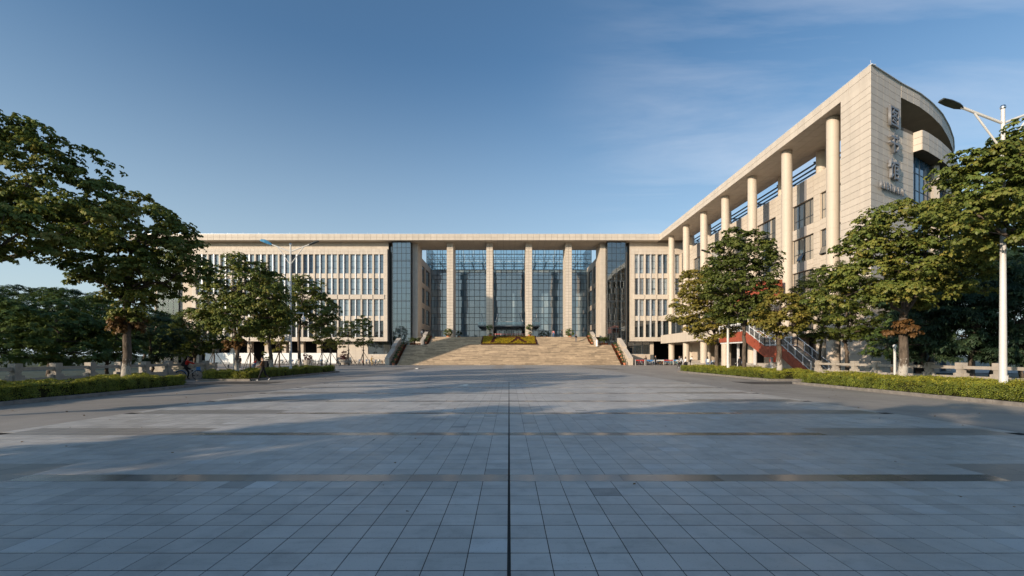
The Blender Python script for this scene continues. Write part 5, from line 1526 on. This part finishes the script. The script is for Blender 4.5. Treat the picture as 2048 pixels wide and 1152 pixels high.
# ================================================================ forecourt furniture
t = thing('site_hoarding', (-52, 100.4, 0), 'white panel hoarding standing before the dark ground floor', 'hoarding')
for (xa, xb) in ((-66.7, -56.0), (-53.8, -37.9)):
    n = round((xb - xa) / 1.98); w = (xb - xa) / n
    for i in range(n):
        m = MB(); m.box(xa + i * w + .015, xa + (i + 1) * w - .015, 100.4, 100.45, .05, 2.35); m.build('panel', M_HOARD, t)
        m = MB(); m.box(xa + i * w - .04, xa + i * w + .04, 100.45, 100.52, 0, 2.4); m.build('post', M_WSTEEL, t)
for (px, Y, lb_, mt, lst) in ((688, 92, 'stone planter with purple clipped balls beside the staked tree', M_PURPLE, [(-.4, 0, 1.7, .45, .45, .45), (.35, 0, 1.65, .5, .5, .5), (0, .1, 2.35, .45, .45, .4), (0, 0, 1.2, .8, .8, .3)]),
                              (616, 90, 'stone planter with green and purple balls behind the lamp island', M_PURPLE, [(-.5, 0, 1.9, .4, .4, .4), (.4, 0, 1.5, .4, .4, .35), (0, 0, 1.25, .8, .8, .35)]),
                              (534, 88, 'stone planter behind the young tree left of the lamp', M_LEAF_G, [(-.5, 0, 2.2, .4, .4, .4), (.2, 0, 1.3, .7, .7, .35), (.7, 0, 1.7, .35, .35, .35)])):
    ball_plant('stone_planter', (PX(px, Y), Y, 0), .95, .95, 0, lst, mt, lb_, 'planter', potmat=M_BALUS, dens=6, clump=.22, per=8, ln=.16, wd=.09, nl=5)
for (px, Y, lb_) in ((444, 66, 'dark slatted bench behind the rounded green tree'), (520, 70, 'dark slatted bench near the seated person'), (690, 84, 'grey low bench before the parked bicycles'), (632, 84, 'grey low bench behind the end of the lamp hedge')):
    t = thing('bench', (PX(px, Y), Y, 0), lb_, 'bench', 'forecourt benches')
    for i in range(4): m = MB(); m.box(-1.0, 1.0, -.24 + i * .12, -.15 + i * .12, .43, .47); m.build('seat_slat', M_STEEL, t, local=True)
    for i in range(2): m = MB(); m.box(-1.0, 1.0, .26, .30, .6 + i * .16, .7 + i * .16); m.build('back_slat', M_STEEL, t, local=True)
    for s in (-.85, .85): m = MB(); m.box(s - .04, s + .04, -.2, .25, 0, .43); m.box(s - .03, s + .03, .26, .3, .43, .86); m.build('leg', M_STEEL, t, local=True)
for (x, Y, lb_) in ((30.5, 72, 'pale concrete block at the columns behind the walkers'), (32.0, 60.5, 'concrete block beside the denim-clad person')):
    t = thing('concrete_bench', (x, Y, 0), lb_, 'bench'); m = MB(); m.box(x - .9, x + .9, Y - .25, Y + .25, 0, .5); m.build('base', M_CONC, t); m = MB(); m.box(x - .95, x + .95, Y - .3, Y + .3, .5, .58); m.build('seat', M_CONC, t)

# bicycles --------------------------------------------------------
def bike_proto(fm, bm, basket):
    t = bpy.data.objects.new('bicycle', None); COL.objects.link(t)
    R = .33
    w = MB(); n = 20
    ring = [(R * math.cos(2 * math.pi * i / n), 0, R * math.sin(2 * math.pi * i / n)) for i in range(n + 1)]
    w.tube(ring, .024, 5, 0, False)
    for i in range(8): a = math.pi * 2 * i / 8; w.bar((0, 0, 0), (R * math.cos(a), 0, R * math.sin(a)), .008, mi=1)
    w.lathe((0, 0, 0), [(.03, -.05), (.03, .05)], 6, 1)
    wm = w.mesh('wheel', [M_RUBBER, M_CHROME])
    for x in (-.52, .53): place('wheel', wm, (x, 0, R + .02), t, local=True)
    f = MB(); bb, st, hd, ra, fa = (-.08, 0, .30), (-.22, 0, .80), (.36, 0, .92), (-.52, 0, .35), (.53, 0, .35)
    for a, b, r in ((bb, st, .022), (bb, (.38, 0, .72), .03), ((-.18, 0, .62), (.37, 0, .84), .022), (bb, ra, .016), (st, ra, .013), (hd, fa, .02)): f.tube([a, b], r, 6)
    f.build('frame', fm, t, local=True)
    m = MB(); m.lathe((-.08, 0, .30), [(.09, -.03), (.09, .03)], 10); m.bar((-.08, -.1, .30), (-.02, -.1, .16), .02); m.bar((-.08, .1, .30), (-.14, .1, .44), .02); m.build('crankset', M_STEEL, t, local=True)
    m = MB(); m.obox((-.24, 0, .86), (.13, 0, 0), (0, .08, 0), (0, 0, .03)); m.build('saddle', M_RUBBER, t, local=True)
    m = MB(); m.tube([(.34, -.28, 1.04), (.38, -.12, 1.06), (.36, 0, 1.0), (.38, .12, 1.06), (.34, .28, 1.04)], .016, 6); m.tube([hd, (.35, 0, 1.0)], .018, 6); m.build('handlebar', M_CHROME, t, local=True)
    for x, a0, a1 in ((-.52, .2, 2.6), (.53, .9, 2.2)):
        m = MB(); m.tube([(x + .37 * math.cos(a), 0, .35 + .37 * math.sin(a)) for a in np.linspace(a0, a1, 8)], .022, 5); m.build('mudguard', bm, t, local=True)
    if basket:
        m = MB(); m.box(.45, .47, -.15, .15, .72, .95); m.box(.70, .72, -.15, .15, .74, .97); m.box(.45, .72, -.15, -.135, .73, .96); m.box(.45, .72, .135, .15, .73, .96); m.box(.45, .72, -.15, .15, .71, .73); m.build('basket', bm, t, local=True)
    return t
M_BBLUE = simple('bike_blue', (.06, .22, .50), .35); M_BORANGE = simple('bike_orange', (.70, .30, .03), .4); M_BRED = simple('bike_red', (.45, .04, .03), .4); M_BTEAL = simple('bike_teal', (.05, .35, .36), .4); M_BBLACK = simple('bike_black', (.03, .03, .035), .4)
kinds = {'blue': bike_proto(M_BBLUE, M_WHITE, True), 'white': bike_proto(M_WHITE, M_BBLUE, True), 'orange': bike_proto(M_BORANGE, M_BBLACK, True), 'red': bike_proto(M_BRED, M_BBLACK, False), 'black': bike_proto(M_BBLACK, M_STEEL, False), 'teal': bike_proto(M_BTEAL, M_WHITE, True)}
first = set()
def bike(kind_, loc, rz, label, group=None, lean=0.0):
    if kind_ in first: o = copy_tree(kinds[kind_])
    else: o = kinds[kind_]; first.add(kind_)
    o.location = loc; o.rotation_euler = (lean, 0, rz)
    tag(o, label, 'bicycle', group)
    return o
for row, (Y, xa, xb) in enumerate(((85.3, 23.7, 32.6), (87.4, 24.2, 32.4))):
    x = xa; nb_ = 0
    while x < xb:
        nb_ += 1
        u = (x - xa) / (xb - xa)
        kk = RNG.choice(['black', 'red', 'black', 'white'] if u < .25 else ['orange', 'blue', 'orange', 'white'] if u < .55 else ['blue', 'white', 'blue', 'teal', 'black'])
        bike(kk, (x, Y + RNG.gauss(0, .12), 0), rad(90 + RNG.gauss(0, 9) + (180 if RNG.random() < .4 else 0)), kk + ' bicycle, ' + ORD[nb_] + ' from the parapet in the ' + ('front' if row == 0 else 'back') + ' row right of the steps', 'bicycles parked right of the steps', RNG.gauss(0, .06))
        x += RNG.uniform(.40, .58)
for (Y, xa, xb, nm) in ((92.5, -34.2, -24.0, 'bicycle parked along the wall left of the steps'), (90.0, -46.0, -36.0, 'bicycle parked behind the lamp island by the hoarding')):
    x = xa; nb_ = 0
    while x < xb:
        nb_ += 1
        kk = RNG.choice(['blue', 'white', 'blue', 'red', 'black', 'orange', 'teal'])
        bike(kk, (x, Y + RNG.gauss(0, .15), 0), rad(90 + RNG.gauss(0, 12) + (180 if RNG.random() < .4 else 0)), kk + ' ' + nm + ', ' + ORD[nb_] + ' from its left end', 'bicycles parked left of the steps', RNG.gauss(0, .06))
        x += RNG.uniform(.45, .8)
for (x, y, kk, r, lb_) in ((33.6, 76.5, 'blue', 20, 'blue bicycle parked between the round columns'), (34.6, 77.3, 'white', 40, 'white bicycle parked between the round columns'), (35.4, 75.6, 'blue', 70, 'blue bicycle standing behind a round column'), (34.4, 68.2, 'blue', 15, 'blue bicycle parked near the tree trunk by the columns'), (35.2, 69.4, 'white', 30, 'white bicycle parked near the tree trunk by the columns')):
    bike(kk, (x, y, 0), rad(r), lb_, 'bicycles between the columns')
t = thing('bike_rail', (23.4, 84.4, 0), 'white posts with red and blue boards in front of the bicycles', 'rail')
for i in range(6): m = MB(); m.tube([(23.3 + i * 1.75, 84.4, 0), (23.3 + i * 1.75, 84.4, 1.05)], .045, 8); m.build('post', M_WHITE, t)
for i, mt in enumerate((M_BRED, M_BBLUE, M_WHITE, M_BRED, M_BBLUE)): m = MB(); m.box(23.35 + i * 1.75, 25.0 + i * 1.75, 84.42, 84.44, .82, 1.0); m.build('board', mt, t)
# ================================================================ people
M_SKIN = simple('skin', (.50, .30, .21), .5, .4, vary=.05)
M_HAIR = simple('black_hair', (.012, .010, .009), .45, .4)
M_SHOE = simple('shoe', (.55, .56, .58), .6); M_SHOED = simple('dark_shoe', (.03, .03, .03), .5)
def cloth(n, c): return simple(n, c, .85, .2, vary=.18, nscale=14)
C_RED, C_BLACK, C_GREY, C_WHITE, C_TAN, C_BLUE, C_BROWN, C_PINK, C_DENIM = cloth('red_cloth', (.52, .03, .02)), cloth('black_cloth', (.018, .018, .02)), cloth('grey_cloth', (.16, .16, .17)), cloth('white_cloth', (.78, .77, .74)), cloth('tan_cloth', (.50, .34, .13)), cloth('navy_cloth', (.04, .06, .13)), cloth('brown_check_cloth', (.17, .085, .045)), cloth('pink_cloth', (.55, .22, .22)), cloth('denim_cloth', (.11, .19, .34))

def hand_mesh():
    h = MB()      # palm and five fingers, pointing along -Z, thumb towards +X
    h.obox((0, 0, -.045), (.038, 0, 0), (0, .014, 0), (0, 0, .045))
    for i, (x, L) in enumerate(((.028, .068), (.010, .078), (-.009, .072), (-.027, .055))):
        h.tube([(x, 0, -.085), (x, .006, -.085 - L * .5), (x, .024, -.085 - L)], [.0095, .0088, .007], 5)
    h.tube([(.034, .004, -.03), (.058, .014, -.055), (.060, .022, -.085)], [.011, .0105, .008], 5)
    return h.mesh('hand', M_SKIN)
ME_HAND = hand_mesh()

def person(loc, yaw, label, top, bottom, shoe=M_SHOED, H=1.70, lean=0.0, arms=((.1, .25), (-.1, .25)), legs=((.0, .05), (0, .05)), spread=.16, pelvis=.93, long_hair=False, skirt=None, sleeve=None, bald=False, head_pitch=0.0, hood=None, robe=None):
    """body facing +X; arms: (shoulder swing, elbow bend), legs: (thigh swing, knee bend), radians"""
    k = H / 1.70
    t = thing('person', loc, label, 'person', None, yaw)
    pel = Vector((0, 0, pelvis))
    def sp(d): return pel + Vector((math.sin(lean) * d, 0, math.cos(lean) * d))
    P0, P1, P2, P3, P4 = pel, sp(.20), sp(.40), sp(.53), sp(.60)
    hp = lean * .4 + head_pitch
    P5 = P4 + Vector((math.sin(hp) * .06 + .012, 0, math.cos(hp) * .06)); P6 = P5 + Vector((math.sin(hp) * .09, 0, math.cos(hp) * .09))
    vs, ed, rd, bn = [P0, P1, P2, P3, P4, P5, P6], [(0, 1), (1, 2), (2, 3), (3, 4), (4, 5), (5, 6)], [(.135, .16), (.125, .145), (.13, .165), (.07, .075), (.06, .06), (.095, .078), (.082, .068)], {}
    regions = [(0, 1, 'b'), (1, 2, 't'), (2, 3, 't'), (3, 4, 's'), (4, 5, 's'), (5, 6, 's')]
    def add(par, p, r, reg):
        vs.append(p); rd.append((r, r)); ed.append((par, len(vs) - 1)); regions.append((par, len(vs) - 1, reg)); return len(vs) - 1
    wrists = []
    for s, (th, kn) in zip((1, -1), legs):
        hip = pel + Vector((0, s * .095, -.03)); a = add(0, hip, .088, 'b')
        kd = Vector((math.sin(th), 0, -math.cos(th))); knee = hip + kd * .43; m_ = add(a, hip + kd * .2, .082, 'b'); b = add(m_, knee, .058, 'b')
        sd = Vector((math.sin(th - kn), 0, -math.cos(th - kn))); m2 = add(b, knee + sd * .15, .058, 'b'); ank = knee + sd * .40; c = add(m2, ank, .042, 'b')
        fp = max(-.6, (th - kn) * .8)
        he = add(c, ank + Vector((.02, 0, -.045)), .042, 'f'); toe = add(he, ank + Vector((.15 * math.cos(fp), 0, -.055 + .15 * math.sin(fp))), .036, 'f')
    for s, (sh, el) in zip((1, -1), arms):
        q = P2 + Vector((0, s * .165, .055)); a = add(2, q, .062, 't')
        ud = Vector((math.sin(sh), s * spread, -math.cos(sh))).normalized(); e = q + ud * .28; b = add(a, e, .047, 't')
        fd = Vector((math.sin(sh + el), s * spread * .3 - s * .12 * min(1, el), -math.cos(sh + el))).normalized(); m_ = add(b, e + fd * .1, .044, 't'); w = e + fd * .25; c = add(m_, w, .031, 't'); wrists.append((w, fd, s))
    me = bpy.data.meshes.new('body'); me.from_pydata([tuple(v) for v in vs], ed, [])
    ob = bpy.data.objects.new('body', me); COL.objects.link(ob)
    sk = ob.modifiers.new('skin', 'SKIN'); sk.use_smooth_shade = True
    layer = me.skin_vertices[0].data
    for i, r in enumerate(rd): layer[i].radius = r
    layer[0].use_root = True
    sub = ob.modifiers.new('sub', 'SUBSURF'); sub.levels = 1; sub.render_levels = 1
    dg = bpy.context.evaluated_depsgraph_get(); out = bpy.data.meshes.new_from_object(ob.evaluated_get(dg))
    bpy.data.objects.remove(ob)
    out.name = 'body'
    fm = {'b': 0, 't': 1, 's': 2, 'f': 3}
    out.materials.clear()
    for mt in (bottom, top, M_SKIN, shoe): out.materials.append(mt)
    segs = [(np.array(vs[a]), np.array(vs[b]), fm[r]) for a, b, r in regions]
    cen = np.array([p.center[:] for p in out.polygons]); best = np.full(len(cen), 9e9); mi = np.zeros(len(cen), int)
    for a, b, r in segs:
        d = b - a; u = np.clip(((cen - a) @ d) / (d @ d + 1e-9), 0, 1); ds = np.linalg.norm(cen - (a + u[:, None] * d), axis=1)
        z = ds < best; best[z] = ds[z]; mi[z] = r
    out.polygons.foreach_set('material_index', mi.astype(np.int32)); out.polygons.foreach_set('use_smooth', [True] * len(out.polygons))
    body = place('body', out, (0, 0, 0), t, local=True)
    # face: nose, eyes, mouth, ears
    hc = (P5 + P6) / 2; f = MB(); fx = Vector((math.cos(hp), 0, -math.sin(hp))); fz = Vector((math.sin(hp), 0, math.cos(hp)))
    f.tube([hc + fx * .085 + fz * .015, hc + fx * .112 - fz * .02, hc + fx * .088 - fz * .03], [.008, .014, .010], 5)
    for s in (-1, 1):
        f.obox(hc + fx * .088 + Vector((0, s * .03, 0)) + fz * .018, fx * .004, (0, .011, 0), fz * .005, 1); f.obox(hc + Vector((-.005, s * .078, 0)), fx * .018, (0, .008, 0), fz * .028, 0)
    f.obox(hc + fx * .086 - fz * .052, fx * .004, (0, .02, 0), fz * .005, 2)
    f.build('face', [M_SKIN, M_HAIR, M_SIGNRED], t, local=True)
    hr = MB(); prof = [(.02, .098), (.06, .085), (.085, .055), (.096, .01), (.092, -.03 if not long_hair else -.05)] + ([(.10, -.16), (.09, -.26)] if long_hair else [])
    hr.lathe((0, 0, 0), [(r, z) for r, z in reversed(prof)], 12)
    o = hr.build('hair', M_HAIR, t, smooth=True, local=True); o.location = hc + fz * .03 - fx * .022; o.rotation_euler = (0, hp, 0); o.scale = (1.02, .9, 1)
    for w, fd, s in wrists:
        o = place('hand', ME_HAND, w - fd * .015, t, local=True); o.rotation_euler = fd.to_track_quat('-Z', 'Y').to_euler()
    if skirt or robe:
        m = MB(); zt, zb = (pelvis + .1, pelvis - .42) if skirt else (pelvis + .45, .10)
        n = 18; prof = [(.155, zt), (.19, zt - .15), (.26 if skirt else .25, zb)]
        vs_, fs_ = [], []
        for r, z in prof:
            for i in range(n): a = 2 * math.pi * i / n; q = 1 + (.06 * math.sin(a * 6) if r > .2 else 0); vs_.append((r * q * math.cos(a), r * q * math.sin(a), z))
        for j in range(2):
            for i in range(n): fs_.append((j * n + i, j * n + (i + 1) % n, (j + 1) * n + (i + 1) % n, (j + 1) * n + i))
        m.add(vs_, fs_); m.build('skirt' if skirt else 'robe', skirt or robe, t, smooth=True, local=True)
    t.scale = (k, k, k)
    return t
def backpack(loc, yaw, label, mat, lean=0.0):
    t = thing('backpack', loc, label, 'backpack', None, yaw)
    m = MB(); m.obox((0, 0, 0), (.08, 0, 0), (0, .15, 0), (0, 0, .22)); m.obox((-.10, 0, -.06), (.04, 0, 0), (0, .11, 0), (0, 0, .12)); o = m.build('bag', mat, t, local=True)
    m = MB()
    for s in (-1, 1): m.tube([(.07, s * .1, .2), (.2, s * .11, .22), (.30, s * .11, .05), (.2, s * .12, -.15), (.07, s * .12, -.18)], .018, 6)
    m.build('strap', mat, t, local=True)
    t.rotation_euler = (0, lean, yaw)
    return t
WALK = ((.42, .12), (-.30, .35))
def gnd(px, Y): return (PX(px, Y), Y, .0)
def stair_z(Y):
    if Y < Y1B: return (int((Y - Y1A) / d1) + 1) * h1
    if Y < Y2A: return Z1
    if Y < Y2B: return Z1 + (int((Y - Y2A) / d2) + 1) * h2
    return ZP
# cyclist in red
b0 = Vector((PX(378, 33.6), 33.6, 0)); ya = rad(28)
bike('white', b0, ya, 'white and blue bicycle ridden by the person in red')
person(b0 + Vector((math.cos(ya), math.sin(ya), 0)) * -.22 + Vector((0, 0, .0)), ya, 'person in a red jacket riding a bicycle past the balustrade', C_RED, C_BLACK, lean=.28, arms=((1.05, .25), (1.05, .25)), legs=((1.15, 1.05), (.55, .75)), pelvis=.95, spread=.1)
fw = Vector((math.cos(ya), math.sin(ya), 0))
backpack(b0 + fw * -.30 + Vector((0, 0, 1.22)), ya, 'black backpack on the cyclist in red', C_BLACK, .28)
# walker with a dark backpack
w0 = Vector(gnd(526, 31.8)); ya = rad(190)
person(w0, ya, 'person in a brown patterned jacket walking past the shaded hedge', C_BROWN, C_BLACK, M_SHOE, H=1.66, legs=((.38, .05), (-.32, .5)), arms=((.35, .9), (.2, .7)), head_pitch=.25)
backpack(w0 + Vector((math.cos(ya), math.sin(ya), 0)) * -.22 + Vector((0, 0, 1.2)), ya, 'dark backpack of the walker in brown', C_BLACK)
# cyclist in tan before the parapet
b0 = Vector((PX(745, 78), 78, 0)); bike('black', b0, rad(8), 'dark bicycle ridden by the person in tan')
person(b0 + Vector((-.22, -.03, 0)), rad(8), 'person in a tan coat cycling in front of the parked bicycles', C_TAN, C_TAN, lean=.2, arms=((1.0, .25), (1.0, .25)), legs=((1.1, 1.0), (.5, .7)), pelvis=.95, spread=.1)
person(gnd(511, 69.6), rad(250), 'person in red and white seated on the slatted bench', C_RED, C_BTEAL if False else C_DENIM, legs=((1.45, 1.4), (1.45, 1.4)), pelvis=.5, arms=((.6, .8), (.6, .8)))
person(gnd(480, 66), rad(270), 'person in dark clothes standing among the shaded tree trunks', C_BLACK, C_BLACK)
person((PX(1152, 97.4), 97.4, stair_z(97.4)), rad(262), 'person in a black jacket walking down the upper steps', C_BLACK, C_GREY, legs=((.25, .4), (-.1, .1)), arms=((.2, .5), (-.15, .4)))
person((PX(1194, 93.4), 93.4, stair_z(93.4)), rad(100), 'person in long white clothes climbing the steps near the sunlit palm', C_WHITE, C_WHITE, legs=((.4, .6), (-.2, .1)), robe=C_WHITE)
person((PX(1107, 103.4), 103.4, ZP), rad(80), 'person in a pink top with long hair near the glass doors', C_PINK, C_DENIM, long_hair=True)
person((PX(1124, 102.0), 102.0, ZP), rad(200), 'person in black at the head of the steps beside the clipped bush', C_BLACK, C_BLACK, M_SHOE, legs=WALK, arms=((.3, .6), (-.2, .3)))
person((PX(843.5, 103), 103, ZP), rad(300), 'person in pale clothes behind the upper shaded parapet', C_WHITE, C_GREY)
person(gnd(1292, 82.5), rad(215), 'person in a dark jacket looking at a phone before the parked bicycles', C_BLACK, C_GREY, M_SHOE, H=1.72, arms=((.5, 1.6), (.5, 1.6)), head_pitch=.4, legs=((.12, .1), (-.08, .05)))
person(gnd(1311, 80.5), rad(200), 'tall person in black walking in front of the orange bicycles', C_BLACK, C_BLACK, M_SHOE, H=1.80, legs=WALK, arms=((-.35, .2), (.3, .4)))
person(gnd(1362.5, 64.5), rad(160), 'person in white top and wide black trousers striding with two companions', C_WHITE, C_BLACK, M_SHOE, H=1.66, legs=WALK, arms=((.3, .5), (-.3, .3)), long_hair=True)
person(gnd(1371, 60.0), rad(190), 'person in white top and black skirt, nearest of the walking group', C_WHITE, M_SKIN, M_SHOE, H=1.60, legs=((.2, .1), (-.2, .3)), skirt=C_BLACK, arms=((.3, .9), (.1, .4)), long_hair=True)
person(gnd(1359, 67.5), rad(180), 'person half hidden behind the two walkers in white', C_GREY, C_BLACK, H=1.72, legs=WALK)
person(gnd(1381, 79), rad(20), 'person in a pale shirt bending forward beside a round column', C_WHITE, C_BLACK, M_SHOE, lean=.5, legs=((.1, .1), (-.25, .1)), arms=((.5, .4), (.6, .4)))
p_ = Vector(gnd(1415, 60.3)); person(p_, rad(80), 'person in denim with a white backpack behind the sunlit hedge', C_DENIM, C_DENIM, H=1.62, long_hair=True)
backpack(p_ + Vector((0, -.2, 1.12)), rad(80), 'white backpack on the person in denim', C_WHITE)
person(gnd(1479.5, 61), rad(90), 'person in long black clothes standing near the red poster', C_BLACK, C_BLACK, H=1.65, robe=C_BLACK)

# ================================================================ small litter and leaves on the plaza
lf = NR.uniform([-17, 5, .025], [17, 45, .03], (230, 3))
o = bpy.data.objects.new('fallen_leaves', leaf_mesh('fallen_leaves', lf, np.tile([0, 0, 1.0], (len(lf), 1)) + NR.normal(0, .3, (len(lf), 3)), M_LEAF_DRY, .07, .05, 1)); COL.objects.link(o)
tag(o, 'scattered dry leaves lying on the plaza', 'leaves', kind='stuff')
for (px, py, lb_) in ((931, 772.5, 'crumpled white paper on the sunlit part of the plaza'), (834, 738, 'scrap of white litter near the foot of the steps')):
    Y = 1647 / (py - 711); m = MB(); m.obox((PX(px, Y), Y, .07), (.16, .02, .02), (0, .1, .01), (0, .02, .05)); m.obox((PX(px, Y) - .22, Y, .045), (.1, 0, .01), (0, .07, 0), (0, 0, .02)); tag(m.build('paper_scrap', M_WHITE), lb_, 'litter')
